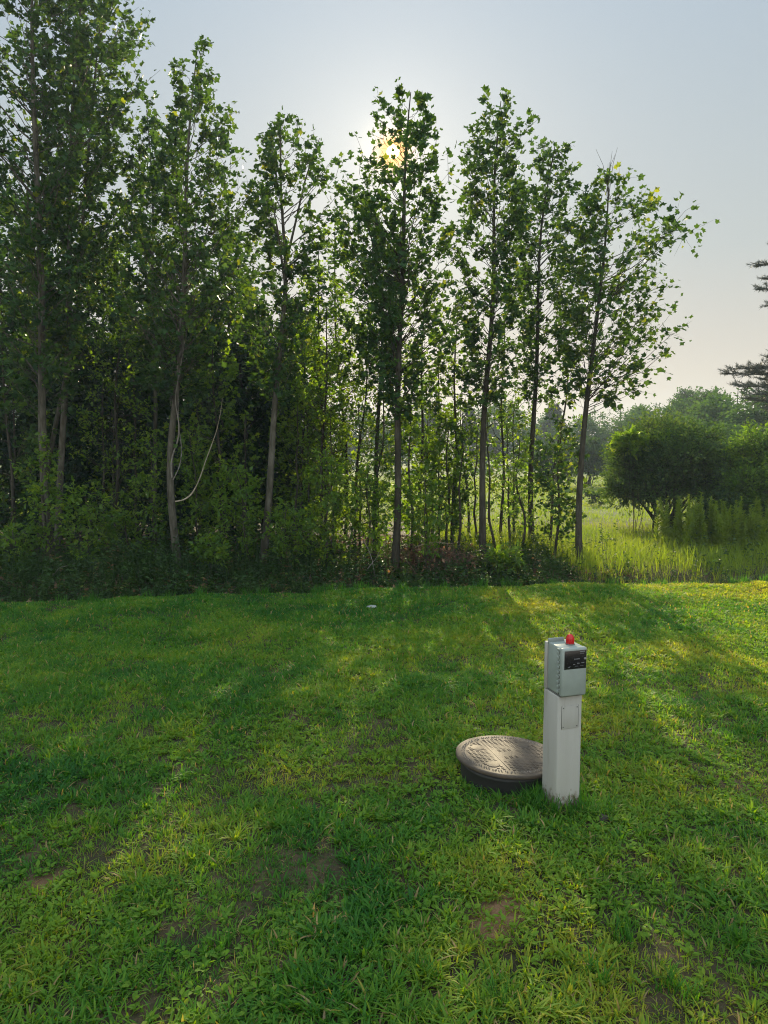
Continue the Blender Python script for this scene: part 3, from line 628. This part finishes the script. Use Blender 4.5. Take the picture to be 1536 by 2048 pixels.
for px, top, Yd, kd in FAR:
    r = protos[kd] if kd not in used else copy_tree(protos[kd]); used.add(kd)
    p = P(px, top, Yd); z = float(height(p[0], Yd)); s = (p[2] - z) / 8.0
    r.location = (p[0], Yd, z); w_ = s * rng.uniform(.95, 1.35); r.scale = (w_, w_, s); r.rotation_euler = (0, 0, rng.uniform(0, 6.28))
    r['label'] = LAB[kd]
# pine at the right edge
def pine():
    Yd = 24.0; b = P(1665, 1000, Yd); b[2] = 0; top = P(1690, 330, Yd)
    wood = MB(); cr = MB(); u = np.linspace(0, 1, 16)[:, None]; tr = b * (1 - u) + top * u; tr[1:-1, :2] += rng.normal(size=(14, 2)) * .03
    wood.tubes(tr, .17 * (1 - u[:, 0]) + .02, 8)
    tips = [(1512, 532), (1520, 580), (1535, 560), (1545, 610), (1560, 500), (1452, 748), (1470, 738), (1500, 745), (1485, 775), (1515, 735), (1530, 760), (1500, 800), (1545, 720), (1470, 770), (1590, 640), (1600, 460), (1740, 700), (1760, 600), (1780, 500), (1750, 420), (1540, 820), (1520, 790), (1800, 760)]
    for tx, ty in tips:
        dep = rng.uniform(-.8, 1.2); e = P(tx, ty, Yd + dep); z0 = e[2] - rng.uniform(-.1, .5); s = interp3(tr, np.array([z0]))[0]
        m_ = (s + e) / 2 + [0, 0, .12]; v = np.linspace(0, 1, 9)[:, None]; pts = s * (1 - v) ** 2 + 2 * m_ * v * (1 - v) + e * v * v
        wood.tubes(pts, .04 * (1 - v[:, 0]) + .008, 5)
        n = 46; f = rng.uniform(.35, 1, n) ** .7; o = np.stack([np.interp(f, v[:, 0], pts[:, i]) for i in range(3)], -1)
        d = (e - s)[None] / np.linalg.norm(e - s) + rv(n) * .7; d[:, 2] = d[:, 2] * .4 + .2; d /= np.linalg.norm(d, axis=1, keepdims=True)
        en = o + d * rng.uniform(.15, .5, n)[:, None]
        wood.tubes(np.stack([o, (o + en) / 2, en], 1), np.array([[.012, .009, .005]]) * np.ones((n, 1)), 3)
        k = 34; li = np.repeat(np.arange(n), k); uu = rng.uniform(.3, 1.05, len(li))[:, None]
        pos = o[li] * (1 - uu) + en[li] * uu; nd = d[li] + rv(len(li)) * .8; nd[:, 2] += .25
        tv = np.array([(-.05, 0, 0), (.05, 0, 0), (0, 1, 0)]); cr.stamp(tv, [(0, 1, 2)], pos, frames(nd, rv(len(li))), rng.uniform(.09, .14, len(li)), np.clip(rng.normal(size=len(li)) * .2 + .4, 0, 1))
    root = empty('pine_tree', b, 'dark pine at the right edge with needled boughs reaching into the photo', 'tree')
    wood.build('trunk', M['dark_bark'], root, smooth=True, origin=b); cr.build('needles', M['needle'], root, origin=b)
pine()

# ---------------------------------------------------------------- grass
def blades(mb, base, h, w, lean, az, tone, bend=1.0, roll=None):
    """curved tapering blades; lean = horizontal reach / height"""
    n = len(base); dx, dy = np.cos(az), np.sin(az)
    D = np.stack([dx, dy, np.zeros(n)], -1); S = np.stack([-dy, dx, np.zeros(n)], -1)
    u = [0, .4, .75, 1.0]; wd = [.8, 1.0, .62]
    V = []
    for k, uu in enumerate(u):
        r = lean * uu ** 1.7; z = h * (uu - (.28 * np.clip(lean / np.maximum(h, .01), 0, 3)) * uu ** 2.6 * bend)
        c_ = base + D * r[:, None]; c_[:, 2] += z
        if k < 3:
            V.append(c_ - S * (w * wd[k] * .5)[:, None]); V.append(c_ + S * (w * wd[k] * .5)[:, None])
        else: V.append(c_)
    V = np.stack(V, 1); off = (np.arange(n) * 7)[:, None]
    nv = mb.nv
    for f in ((0, 1, 3, 2), (2, 3, 5, 4), (4, 5, 6)):
        mb.l.append((np.array(f)[None] + off + nv).ravel()); mb.n.append(np.full(n, len(f))); mb.t.append(tone)
    mb.v.append(V.reshape(-1, 3)); mb.nv += n * 7
LIDC = None
def scatter(n, y0, y1, power=1.0, xr=lambda y: .56 * y + .35):
    u = rng.random(n); y = (y0 ** power + u * (y1 ** power - y0 ** power)) ** (1 / power)
    x = rng.uniform(-1, 1, n) * xr(y); return x, y
TF = math.cos(math.radians(18)); 
lawn = MB()
LID_X, LID_Y = .722, 4.00; POST_X, POST_Y = .943, 3.65
def keep(x, y, dens):
    ok = rng.random(len(x)) < dens
    ok &= y < edge_y(x) + .05
    ok &= np.hypot(x - LID_X, y - LID_Y) > .275
    ok &= ~((np.abs(x - POST_X) < .085) & (np.abs(y - POST_Y) < .085))
    return ok
def grass_tone(x, y):   # patches of lusher green and of dry yellowish grass; greener far left, yellower right
    return .50 * vnoise(x, y, .9, 31) + .36 * vnoise(x, y, .30, 32) + .2 * vnoise(x, y, 2.4, 33) - .16 / (1 + np.exp(2.2 * (x + 1.0) - 1.5 * (y - 4.8))) * (y > 0) + .10 / (1 + np.exp(-2 * (x - 1.5)))
# tufts: several arching blades from one root
n = 52000; x, y = scatter(n, 1.7, 10.4, 1.35)
lush = vnoise(x, y, .42, 41); dens = np.clip(.42 + 1.0 * lush, 0, 1) * (1 - bare_mask(x, y))
dens *= np.where(y > 5, 1, np.clip(.50 + 1.1 * (vnoise(x, y, .16, 42) - .3), .1, 1))
ok = keep(x, y, dens); x, y = x[ok], y[ok]; lush = lush[ok]; n = len(x)
nb = 13; i = np.repeat(np.arange(n), nb); m_ = len(i)
sz = np.clip(.55 + .8 * lush + rng.normal(size=n) * .22, .35, 1.7)
sp = grass_tone(x, y)
az = rng.uniform(0, 2 * np.pi, m_); ro = rng.random(m_) ** .6 * .028
bx = x[i] + np.cos(az) * ro; by = y[i] + np.sin(az) * ro
h = sz[i] * rng.uniform(.018, .050, m_); ln = h * rng.uniform(.25, 1.5, m_)
tone = np.clip(-.10 + 1.05 * sp[i] + rng.normal(size=n)[i] * .10 + rng.normal(size=m_) * .07, 0, .82); tone = np.where(rng.random(m_) < .05, rng.uniform(.86, 1, m_), tone)
blades(lawn, np.c_[bx, by, height(bx, by) - .004], h, sz[i] * rng.uniform(.004, .009, m_) * np.clip(y[i] / 5, 1, 1.6), ln, az + rng.normal(size=m_) * .3, tone)
# fine filler grass
n = 190000; x, y = scatter(n, 1.7, 10.4, 1.5)
ok = keep(x, y, np.clip(np.where(y > 4.5, .6, .15 + .1 * y) + .8 * vnoise(x, y, .3, 43) - .25 * (vnoise(x, y, .11, 46) < .4), 0, 1) * (1 - .97 * bare_mask(x, y))); x, y = x[ok], y[ok]; n = len(x)
tone = np.clip(-.05 + 1.0 * grass_tone(x, y) + rng.normal(size=n) * .10, 0, .82); tone = np.where(rng.random(n) < .08, rng.uniform(.86, 1, n), tone)
h = rng.uniform(.012, .05, n) * (.6 + .7 * vnoise(x, y, .5, 44)); blades(lawn, np.c_[x, y, height(x, y) - .003], h, rng.uniform(.002, .0042, n) * np.clip(y / 3.5, 1, 2), h * rng.uniform(0, 1.2, n), rng.uniform(0, 6.28, n), tone)
# low broad-leaved weeds
n = 15000; x, y = scatter(n, 1.7, 10.2, 1.3); ok = keep(x, y, np.clip((vnoise(x, y, .5, 45) - .38) * 3, 0, 1) * (1 - bare_mask(x, y))); x, y = x[ok], y[ok]; n = len(x)
i = np.repeat(np.arange(n), 7); m_ = len(i); az = rng.uniform(0, 6.28, m_); d = np.c_[np.cos(az), np.sin(az), rng.uniform(0, .9, m_)]
bx, by = x[i] + np.cos(az) * .008, y[i] + np.sin(az) * .008
up = rv(m_) * .2; up[:, 2] += 1
lawn.stamp(OVAL, OVAL_F, np.c_[bx, by, height(bx, by) + rng.uniform(.005, .025, m_)], frames(d, up), rng.uniform(.016, .036, m_), np.clip(.25 + .5 * grass_tone(x, y)[i] + rng.normal(size=m_) * .06, 0, .8))
n = 16000; x, y = scatter(n, 1.7, 8, 1.2); ok = keep(x, y, .28 + .65 * bare_mask(x, y)); x, y = x[ok], y[ok]; n = len(x)
h = rng.uniform(.002, .010, n); blades(lawn, np.c_[x, y, height(x, y) + .001], h, rng.uniform(.0015, .0035, n), rng.uniform(.015, .06, n), rng.uniform(0, 6.28, n), rng.uniform(.86, 1, n), bend=0)
# tall tufts round the post and the lid, and along the lawn edge
def ring_tufts(cx, cy, r, k, hh):
    a_ = rng.uniform(0, 6.28, k); rr = r + rng.uniform(0, .05, k); x, y = cx + np.cos(a_) * rr, cy + np.sin(a_) * rr
    i = np.repeat(np.arange(k), 6); m_ = len(i); az = rng.uniform(0, 6.28, m_); h = rng.uniform(.4, 1, m_) * hh
    bx, by = x[i] + rng.normal(size=m_) * .01, y[i] + rng.normal(size=m_) * .01
    ok = ~((np.abs(bx - POST_X) < .08) & (np.abs(by - POST_Y) < .08)) & (np.hypot(bx - LID_X, by - LID_Y) > .275)
    blades(lawn, np.c_[bx, by, height(bx, by) - .003][ok], h[ok], rng.uniform(.003, .0065, m_)[ok], (h * rng.uniform(.2, .9, m_))[ok], az[ok], np.clip(rng.normal(size=m_) * .1 + .2, 0, .6)[ok], bend=.8)
ring_tufts(POST_X, POST_Y, .10, 55, .13); ring_tufts(LID_X, LID_Y, .29, 60, .07); ring_tufts(.78, 3.62, .02, 24, .13); ring_tufts(1.12, 3.55, .05, 30, .10)
for q_ in range(60):
    xx = rng.uniform(-5.3, 6.5); ring_tufts(xx, float(edge_y(np.array([xx]))[0]) - .02, .03, 7, rng.uniform(.08, .2))
for px, py in [(440, 1900), (1180, 1960), (690, 1925), (560, 1420), (1480, 1900), (860, 1950), (200, 1560), (1000, 2010), (1350, 2000), (1250, 1880), (620, 1990)]:
    g_ = G(px, py); ring_tufts(g_[0], g_[1], .01, 10, .10)
lo = lawn.build('lawn_grass', M['grass']); tag(lo, 'mown patchy green lawn with coarse tufts and dry blades', 'grass', kind='stuff')

# meadow beyond the trees
md = MB(); n = 190000; x, y = scatter(n, 10.1, 52, .35, xr=lambda y: .62 * y + 1)
ok = (y > 12.2) | ((x > 2.7 + .5 * vnoise(y, y, .4, 71)) & (y > edge_y(x) + .25 + .3 * vnoise(x, y, .3, 72))); ok &= (x > 1.2) | (y > 17)
ok &= ~((x < 0.04 * y) & (y < 19)); x, y = x[ok], y[ok]; n = len(x)
tall = np.clip(1.05 - (y - 12) / 8, .30, 1) * np.clip((y - edge_y(x)) / 1.2, .35, 1) * (.6 + .8 * vnoise(x, y, .9, 51))
h = rng.uniform(.18, .46, n) * tall; tone = np.clip(.15 + .7 * (.6 * vnoise(x, y, 1.6, 52) + .4 * vnoise(x, y, .5, 53)) + rng.normal(size=n) * .08, 0, .9)
blades(md, np.c_[x, y, height(x, y) - .01], h, rng.uniform(.004, .010, n) * np.clip(y / 13, 1, 3.5), h * rng.uniform(.05, .95, n), rng.uniform(0, 6.28, n), tone, bend=.5)
o = md.build('meadow_grass', M['meadow']); tag(o, 'sunlit yellow green meadow grass behind the trees', 'grass', kind='stuff')

# undergrowth strip between lawn and trees
ug = MB(); n = 15000; x = rng.uniform(-8.5, 8.5, n); y = edge_y(x) + .12 + rng.random(n) ** 1.2 * 2.9
ok = (x < 3.1) | (rng.random(n) < .12); x, y = x[ok], y[ok]; n = len(x)
right = np.clip((x - 2.6) / .8, 0, 1)
tallf = (.35 + .9 * vnoise(x, y, .5, 61)) * np.where((x > -.8) & (x < 3), .7, 1); dd = (y - edge_y(x))
h = rng.uniform(.12, .48, n) * tallf * np.clip(.35 + dd, .3, 1.1) * (1 - .25 * right)
blades(ug, np.c_[x, y, height(x, y) - .01], h, rng.uniform(.005, .010, n), h * rng.uniform(.1, .5, n), rng.uniform(0, 6.28, n), np.clip(rng.normal(size=n) * .15 + .35 + .3 * right, 0, .8), bend=.5)
n = 7500; x = rng.uniform(-8.5, 8.5, n); y = edge_y(x) + .15 + rng.random(n) ** 1.3 * 3.6
ok = rng.random(n) < np.where(x > 2.9, .10, 1); x, y = x[ok], y[ok]; n = len(x)
H = rng.uniform(.12, .55, n) * (.35 + .9 * vnoise(x, y, .6, 62)) * np.clip(.4 + (y - edge_y(x)), .3, 1.2) * np.where((x > -.8) & (x < 3), .62, 1)
b0 = np.c_[x, y, height(x, y) - .01]; b1 = b0 + np.c_[rng.normal(size=n) * .07, rng.normal(size=n) * .07, H]
ug.tubes(np.stack([b0, (b0 + b1) / 2, b1], 1), np.array([[.003, .0025, .0015]]) * np.ones((n, 1)), 3, tone=.3)
i = np.repeat(np.arange(n), 14); m_ = len(i); u = rng.uniform(.15, 1.05, m_)[:, None]; az = rng.uniform(0, 6.28, m_)
lt = np.where(rng.random(n) < .07, .92, .38) + rng.normal(size=n) * .08
leaves(ug, b0[i] * (1 - u) + b1[i] * u, np.c_[np.cos(az), np.sin(az), np.full(m_, .3)], .055, 'oval', lt[i] + rng.normal(size=m_) * .06, wild=.3)
o = ug.build('undergrowth', M['weed']); tag(o, 'dark tangled weeds and seedlings between the lawn and the trunks', 'weeds', kind='stuff')

# dead leaves and brush on the wood floor
lt_ = MB(); n = 26000; x = rng.uniform(-9, 4, n); y = edge_y(x) + .05 + rng.random(n) * 6
leaves(lt_, np.c_[x, y, height(x, y) + rng.uniform(0, .03, n)], rv(n) * np.array([1, 1, .2]), .07, 'oval', rng.random(n), wild=.2, up=1.5)
n = 3000; c_ = at(858, 11.3); x = c_[0] + rng.normal(size=n) * .48; y = 11.35 + rng.normal(size=n) * .3; z = np.abs(rng.normal(size=n)) * .16 * np.exp(-((x - c_[0]) / .7) ** 2)
leaves(lt_, np.c_[x, y, height(x, y) + z], rv(n), .06, 'oval', rng.random(n), wild=.6, up=.5)
n = 500; x = c_[0] + rng.normal(size=n) * .5; y = 11.3 + rng.normal(size=n) * .3; b0 = np.c_[x, y, height(x, y) + np.abs(rng.normal(size=n)) * .1]; b1 = b0 + np.c_[rng.normal(size=n) * .3, rng.normal(size=n) * .2, rng.uniform(0, .3, n)]
lt_.tubes(np.stack([b0, (b0 + b1) / 2 + [0, 0, .03], b1], 1), np.array([[.005, .004, .002]]) * np.ones((n, 1)), 3, tone=.25)
o = lt_.build('leaf_litter', M['litter']); tag(o, 'brown dead leaves and brush on the floor of the wood', 'dead leaves', kind='stuff')

# tall weeds on the right: every stalk on its own
def stalk(seed):
    mb = MB(); st = MB(); H = 1.0; k = 6
    z = np.linspace(0, H, k); pts = np.c_[.03 * np.sin(z * 3 + seed), .02 * z, z]; st.tubes(pts, .006 * (1 - z) + .002, 5)
    n = 230; zz = rng.uniform(.12, 1.0, n) ** .8; az = rng.uniform(0, 6.28, n); c_ = np.stack([np.interp(zz, z, pts[:, i]) for i in range(3)], -1)
    d = np.c_[np.cos(az), np.sin(az), rng.uniform(.35, .9, n)]
    tv = np.array([(-.07, 0, 0), (.07, 0, 0), (.085, .5, .03), (-.085, .5, .03), (0, 1, -.06)]); up = rv(n) * .2; up[:, 2] += 1
    mb.stamp(tv, [(0, 1, 2, 3), (3, 2, 4)], c_, frames(d, up), (.17 * (1 - .75 * zz) + .015) * rng.uniform(.7, 1.2, n), np.clip(rng.normal(size=n) * .12 + .45, 0, .8))
    root = empty('tall_weed', (0, 0, 0), 'x', 'weed', 'tall feathery weeds beside the meadow')
    st.build('stem', M['meadow'], root, smooth=True); mb.build('foliage', M['meadow'], root)
    return root
sp_ = [stalk(i) for i in range(4)]
cnt = 0
for k in range(150):
    px = 1318 + (1600 - 1318) * rng.random(); Yd = rng.uniform(12.6, 15.0)
    if px < 1360 and rng.random() < .4: continue
    r = sp_[cnt] if cnt < 4 else copy_tree(sp_[int(rng.integers(0, 4))]); cnt += 1
    xx = P(px, 1000, Yd)[0]; r.location = (xx, Yd, float(height(xx, Yd)) - .02); s = rng.uniform(.62, 1.02) * (1.12 if rng.random() < .15 else 1) * (1 if px < 1420 else .93)
    w_ = s * rng.uniform(.9, 1.3); r.scale = (w_, w_, s); r.rotation_euler = (rng.normal() * .06, rng.normal() * .06, rng.uniform(0, 6.28))
    r['label'] = 'tall feathery green weed stalk standing in front of the dark bush'

# ---------------------------------------------------------------- septic lid
def plain(name, c, rough=.5, spec=.5, **k): return noise_mat(name, [(.3, tuple(v * .86 for v in c)), (.7, tuple(v * 1.1 for v in c))], scale=k.pop('scale', 14), rough=rough, spec=spec, **k)
M['lid'] = noise_mat('lid_plastic', [(.30, (.052, .042, .032)), (.50, (.085, .064, .046)), (.72, (.125, .092, .063))], scale=5, detail=7, rough=.6, spec=.25, bump=.35, bscale=220)
M['riser'] = plain('riser_plastic', (.022, .022, .020), rough=.7)
M['stud'] = noise_mat('glossy_stud', [(.35, (.10, .08, .06)), (.7, (.26, .21, .16))], scale=60, rough=.22, spec=.9)  # paler and glossier than the cover
lid = empty('septic_lid', (LID_X, LID_Y, float(height(LID_X, LID_Y))), 'round brown plastic tank lid with raised tread pattern beside the white post', 'tank lid')
rm = MB(); rm.lathe([(.272, -.06), (.272, .082), (.279, .086), (.279, .106)], seg=72)
rm.build('riser', M['riser'], lid)
cv = MB(); cv.lathe([(.298, -.013), (.308, -.012), (.3110, -.007), (.3112, .003), (.3095, .0085), (.305, .0105), (.297, .0095), (.20, .0105), (.1, .012), (.0001, .0125)], seg=96)
cover = cv.build('cover', M['lid'], lid, smooth=True); cover.location = (0, 0, .118); cover.scale = (.975, .975, 1)
LT = (math.radians(-1.6), math.radians(2.4), math.radians(14)); cover.rotation_euler = LT
def disc_pts(): pass
tp = MB()
# blocks of short tread bars, skipping the centre plate, the bosses and two ribs
bosses = [(-.15, .12), (.15, .12), (-.15, -.13), (.15, -.13)]
for gx in np.arange(-.25, .26, .027):
    for gy in np.arange(-.25, .26, .021):
        r = math.hypot(gx, gy)
        if r > .242 or (abs(gx) < .065 and abs(gy) < .085): continue
        if any(math.hypot(gx - a_, gy - b_) < .045 for a_, b_ in bosses): continue
        if abs(abs(gx) - .085) < .008: continue
        tp.box((gx + rng.normal() * .0006, gy, .0108), (.016, .0065, .0047))
for gx in (-.032, 0, .032):
    for gy in (-.052, .052):
        for k_ in (-.007, .003): tp.box((gx + k_, gy, .0125), (.004, .036, .005))
tp.box((-.085, 0, .0112), (.004, .44, .004)); tp.box((.085, 0, .0112), (.004, .44, .004))
tp.build('tread_bars', M['lid'], cover, bevel=.001)
bm_ = MB()
for a_, b_ in bosses: bm_.lathe([(.040, .009), (.040, .0128), (.038, .0135), (.0001, .0136)], c=(a_, b_, 0), seg=28)
bm_.build('bosses', M['lid'], cover, smooth=False)
sd = MB()
k_ = 0
for ring, cnt_ in ((.262, 92), (.274, 98)):
    for q_ in range(cnt_):
        a_ = q_ * 2 * math.pi / cnt_ + rng.normal() * .01
        if rng.random() < .12: continue
        sd.lathe([(.0036, .009), (.0034, .0135), (.0022, .0155), (.0001, .016)], c=(math.cos(a_) * ring, math.sin(a_) * ring, 0), seg=7)
sd.build('rim_studs', M['stud'], cover, smooth=True)

# ---------------------------------------------------------------- alarm pedestal
M['white'] = noise_mat('weathered_white', [(.25, (.22, .205, .165)), (.40, (.32, .31, .27)), (.75, (.37, .36, .32))], scale=4, stretch=(2.5, 2.5, .4), detail=9, rough=.6, spec=.3, bump=.1, bscale=90)
t = M['white'].node_tree; pbw = [n for n in t.nodes if n.type == 'BSDF_PRINCIPLED'][0]; src = pbw.inputs['Base Color'].links[0].from_socket
c = N(t, 'ShaderNodeTexCoord'); sp3 = N(t, 'ShaderNodeSeparateXYZ'); t.links.new(c.outputs['Object'], sp3.inputs[0])
nn = N(t, 'ShaderNodeTexNoise'); nn.inputs['Scale'].default_value = 45; nn.inputs['Detail'].default_value = 8; t.links.new(c.outputs['Object'], nn.inputs[0])
h1 = N(t, 'ShaderNodeMapRange'); t.links.new(sp3.outputs['Z'], h1.inputs[0])
for i_, q_ in enumerate((0.0, .16, .95, .30)): h1.inputs[i_ + 1].default_value = q_
gt = N(t, 'ShaderNodeMath', operation='SUBTRACT'); t.links.new(h1.outputs[0], gt.inputs[0]); t.links.new(nn.outputs['Fac'], gt.inputs[1])
m4 = N(t, 'ShaderNodeMath', operation='MULTIPLY', use_clamp=True); t.links.new(gt.outputs[0], m4.inputs[0]); m4.inputs[1].default_value = 3.5
mm = N(t, 'ShaderNodeMixRGB'); t.links.new(m4.outputs[0], mm.inputs[0]); t.links.new(src, mm.inputs[1]); mm.inputs[2].default_value = (.13, .085, .05, 1)
t.links.new(mm.outputs[0], pbw.inputs['Base Color'])
M['panel'] = plain('grey_green_plastic', (.235, .268, .235), rough=.45, scale=9)
M['panel_dark'] = plain('grey_green_edge', (.18, .21, .19), rough=.5)
M['black'] = plain('black_overlay', (.012, .012, .012), rough=.25)
M['mark'] = plain('grey_marks', (.20, .20, .20), rough=.5)
M['metal'] = plain('screw_metal', (.35, .35, .34), rough=.35, metallic=.8)
M['dark_gap'] = plain('dark_gap_grey', (.10, .10, .085), rough=.9)
def glossy_red():
    m, t = newmat('red_lens'); pb = N(t, 'ShaderNodeBsdfPrincipled'); pb.inputs['Base Color'].default_value = (.55, .012, .012, 1); pb.inputs['Roughness'].default_value = .18
    pb.inputs['Specular IOR Level'].default_value = .6; tr = N(t, 'ShaderNodeBsdfTranslucent'); tr.inputs[0].default_value = (.8, .02, .015, 1)
    mx = N(t, 'ShaderNodeMixShader'); mx.inputs[0].default_value = .3; t.links.new(pb.outputs[0], mx.inputs[1]); t.links.new(tr.outputs[0], mx.inputs[2])
    o = N(t, 'ShaderNodeOutputMaterial'); t.links.new(mx.outputs[0], o.inputs[0]); return m
M['red'] = glossy_red()
PW, PD = .142, .150; ZT = .640; ZTOP = .895
post = empty('alarm_pedestal', (POST_X, POST_Y, float(height(POST_X, POST_Y)) - .02), 'white square post carrying the grey alarm box with a red lamp', 'alarm post', rz=math.radians(17))
def add(name, mat, parent, fn, **k):
    b = MB(); fn(b); return b.build(name, M[mat], parent, **k)
add('post', 'white', post, lambda b: b.box((0, 0, (ZT - .15) / 2), (PW, PD, ZT + .15)), bevel=.008)
add('back_plate', 'white', post, lambda b: b.box((0, PD / 2 - .0125, (ZT + ZTOP) / 2 + .0005), (PW, .025, ZTOP - ZT - .001)), bevel=.004)
def plate(b):
    b.box((.0, -PD / 2 - .0012, .525), (.096, .0024, .122))
pl = add('cover_plate', 'white', post, plate, bevel=.0008)
def pgroove(b):
    for z in (.4655, .5845): b.box((0, -PD / 2 - .0004, z), (.100, .0016, .0030))
    for x in (-.0495, .0495): b.box((x, -PD / 2 - .0004, .525), (.0018, .0014, .119))
add('plate_edge', 'dark_gap', pl, pgroove)
for sx in (-.040, .040):
    for sz in (.475, .576):
        add('screw', 'dark_gap', pl, lambda b: b.box((sx, -PD / 2 - .003, sz), (.006, .003, .006)), bevel=.0012)
# the grey box sits on the cut-back post head
BW, BD0 = .144, .118; BZ0, BZ1 = ZT + .004, .897
box = empty('alarm_box', (0, 0, 0), None, None); box.parent = post
yb1 = PD / 2 - .0265; yb0 = yb1 - BD0
bx = add('alarm_box_body', 'panel', post, lambda b: b.box((.004, (yb0 + yb1) / 2, (BZ0 + BZ1) / 2), (BW - .008, BD0, BZ1 - BZ0 - .004)), bevel=.006)
bpy.data.objects.remove(box)
bx.name = 'alarm_box'
add('door', 'panel', bx, lambda b: b.box((.004, yb0 - .017, (BZ0 + BZ1) / 2), (BW, .031, BZ1 - BZ0)), bevel=.009)
def hinge(b):
    for k in range(9):
        z = BZ0 + .022 + k * .0255
        b.box((.004 - BW / 2 - .001, yb0 + .005, z), (.011, .016, .013))
    for k in range(9):
        z = BZ0 + .034 + k * .0255
        b.box((.004 - BW / 2 + .002, yb0 - .002, z), (.008, .018, .008))
add('hinge', 'panel', bx, hinge, bevel=.0015)
def hshadow(b): b.box((.004 - BW / 2 + .0035, yb0 + .001, (BZ0 + BZ1) / 2 - .004), (.004, .010, .226))  # dark strip painted in as the shadow behind the hinge
add('hinge_gap_shade', 'dark_gap', bx, hshadow)
add('hinge_cap', 'panel', bx, lambda b: b.box((.004 - BW / 2 + .001, yb0 + .004, BZ1 - .010), (.013, .024, .010)), bevel=.003)
add('base_rim', 'dark_gap', bx, lambda b: b.box((.004, (yb0 + yb1) / 2 - .006, BZ0 - .002), (BW - .004, BD0 + .02, .008)), bevel=.002)
yf = yb0 - .0325
ov = add('label_overlay', 'black', bx, lambda b: b.box((.007, yf - .0004, BZ1 - .061), (.127, .0016, .096)), bevel=.0007)
MARK = None
def marks(b):
    y = yf - .0014
    for x, z, w, h_ in [MARK] if MARK else [(.036, .040, .030, .006), (.034, .030, .024, .0025), (.006, -.003 + .006, .034, .0055), (-.010, -.024, .012, .004), (.014, -.020, .014, .006), (.040, -.018, .018, .005), (-.034, -.034, .010, .0018), (.004, -.034, .020, .0016), (.034, -.033, .022, .0016), (-.046, -.036, .006, .006), (-.036, -.041, .006, .003)]:
        k = max(2, int(w / .0035))
        for q_ in range(k):     # rows of tiny illegible strokes
            b.box((.010 + x - w / 2 + (q_ + .5) * w / k, y, BZ1 - .061 + z), (w / k * rng.uniform(.45, .75), .0008, h_ * rng.uniform(.75, 1)))
for MARK in [(.036, .040, .030, .006), (.034, .030, .024, .0025), (.006, .003, .034, .0055), (-.010, -.024, .012, .004), (.014, -.020, .014, .006), (.040, -.018, .018, .005), (-.034, -.034, .010, .0018), (.004, -.034, .020, .0016), (.034, -.033, .022, .0016), (-.041, -.038, .012, .005)]:
    add('printed_line', 'mark', ov, marks)
def knob(b): b.box((.010 + .052, yf - .004, BZ1 - .058), (.012, .008, .010))
add('switch', 'metal', bx, knob, bevel=.002)
def flange(b):
    b.box((-.018, yb1 - .002, BZ1 + .004), (.096, .006, .030))
add('mounting_tab', 'panel_dark', bx, flange, bevel=.0028)
bc = MB(); bc.lathe([(.0235, 0), (.0245, .003), (.0235, .006)], seg=24); beacon_base = bc.build('lamp_base', M['dark_gap'], bx, smooth=False); beacon_base.location = (.022, yb0 + .045, BZ1 - .003)
bc = MB(); prof = [(.0205, .005), (.0205, .012), (.0200, .030), (.0185, .040), (.0150, .048), (.0090, .0535), (.0001, .055)]
bc.lathe(prof, seg=28)
for q_ in range(14):
    a_ = q_ * 2 * math.pi / 14; bc.box((math.cos(a_) * .0203, math.sin(a_) * .0203, .02), (.0022, .0022, .030), R=[[math.cos(a_), -math.sin(a_), 0], [math.sin(a_), math.cos(a_), 0], [0, 0, 1]])
lens = bc.build('red_lamp', M['red'], bx, smooth=True); lens.location = beacon_base.location

# small pale stone in the grass, dark lump in place of the hole by the post
def stone(px, py, r, label, mat, name='stone', cat='stone'):
    g_ = G(px, py); mb = MB(); k = 14; th = np.arange(k) * 2 * np.pi / k; rr = r * (1 + rng.normal(size=k) * .12)
    rings = []
    for f_, z in ((1, -.01), (1.02, .008), (.8, .018), (.4, .022)): rings.append(np.c_[np.cos(th) * rr * f_, np.sin(th) * rr * f_ * .8, np.full(k, z) + rng.normal(size=k) * .0015])
    V = np.concatenate(rings); ix = np.arange(4 * k).reshape(4, k); a_ = ix[:-1]; b_ = ix[1:]
    mb.add(V, np.stack([a_, np.roll(a_, -1, 1), np.roll(b_, -1, 1), b_], -1).reshape(-1, 4)); mb.l.append(ix[-1] + mb.nv - 4 * k); mb.n.append(np.array([k])); mb.t.append(np.array([.5]))
    o = mb.build(name, mat, smooth=True); o.location = (g_[0], g_[1], float(height(g_[0], g_[1])) + .012); tag(o, label, cat); return o
stone(743, 1212, .065, 'flat pale grey stone lying in the lawn near its dark far edge', noise_mat('pale_stone', [(.3, (.16, .17, .15)), (.7, (.30, .31, .28))], scale=20, bump=.3))
stone(1206, 1652, .035, 'dark lump standing in for a small hole in the grass to the right of the white post', noise_mat('dark_hole_lump', [(.3, (.02, .017, .012)), (.7, (.05, .04, .028))], scale=30, bump=.6), name='hole_lump', cat='hole')

# ---------------------------------------------------------------- haze
HAZE = True
if HAZE:
    hb = MB(); hb.box((0, 130, 9.6), (500, 350, 23)); 
    m, t = newmat('haze_air'); pv = N(t, 'ShaderNodeVolumePrincipled'); pv.inputs['Color'].default_value = (.72, .86, 1.0, 1); pv.inputs['Density'].default_value = .0011; pv.inputs['Anisotropy'].default_value = .15
    o_ = N(t, 'ShaderNodeOutputMaterial'); t.links.new(pv.outputs[0], o_.inputs['Volume'])
    h_ = hb.build('haze', m); tag(h_, kind='stuff')
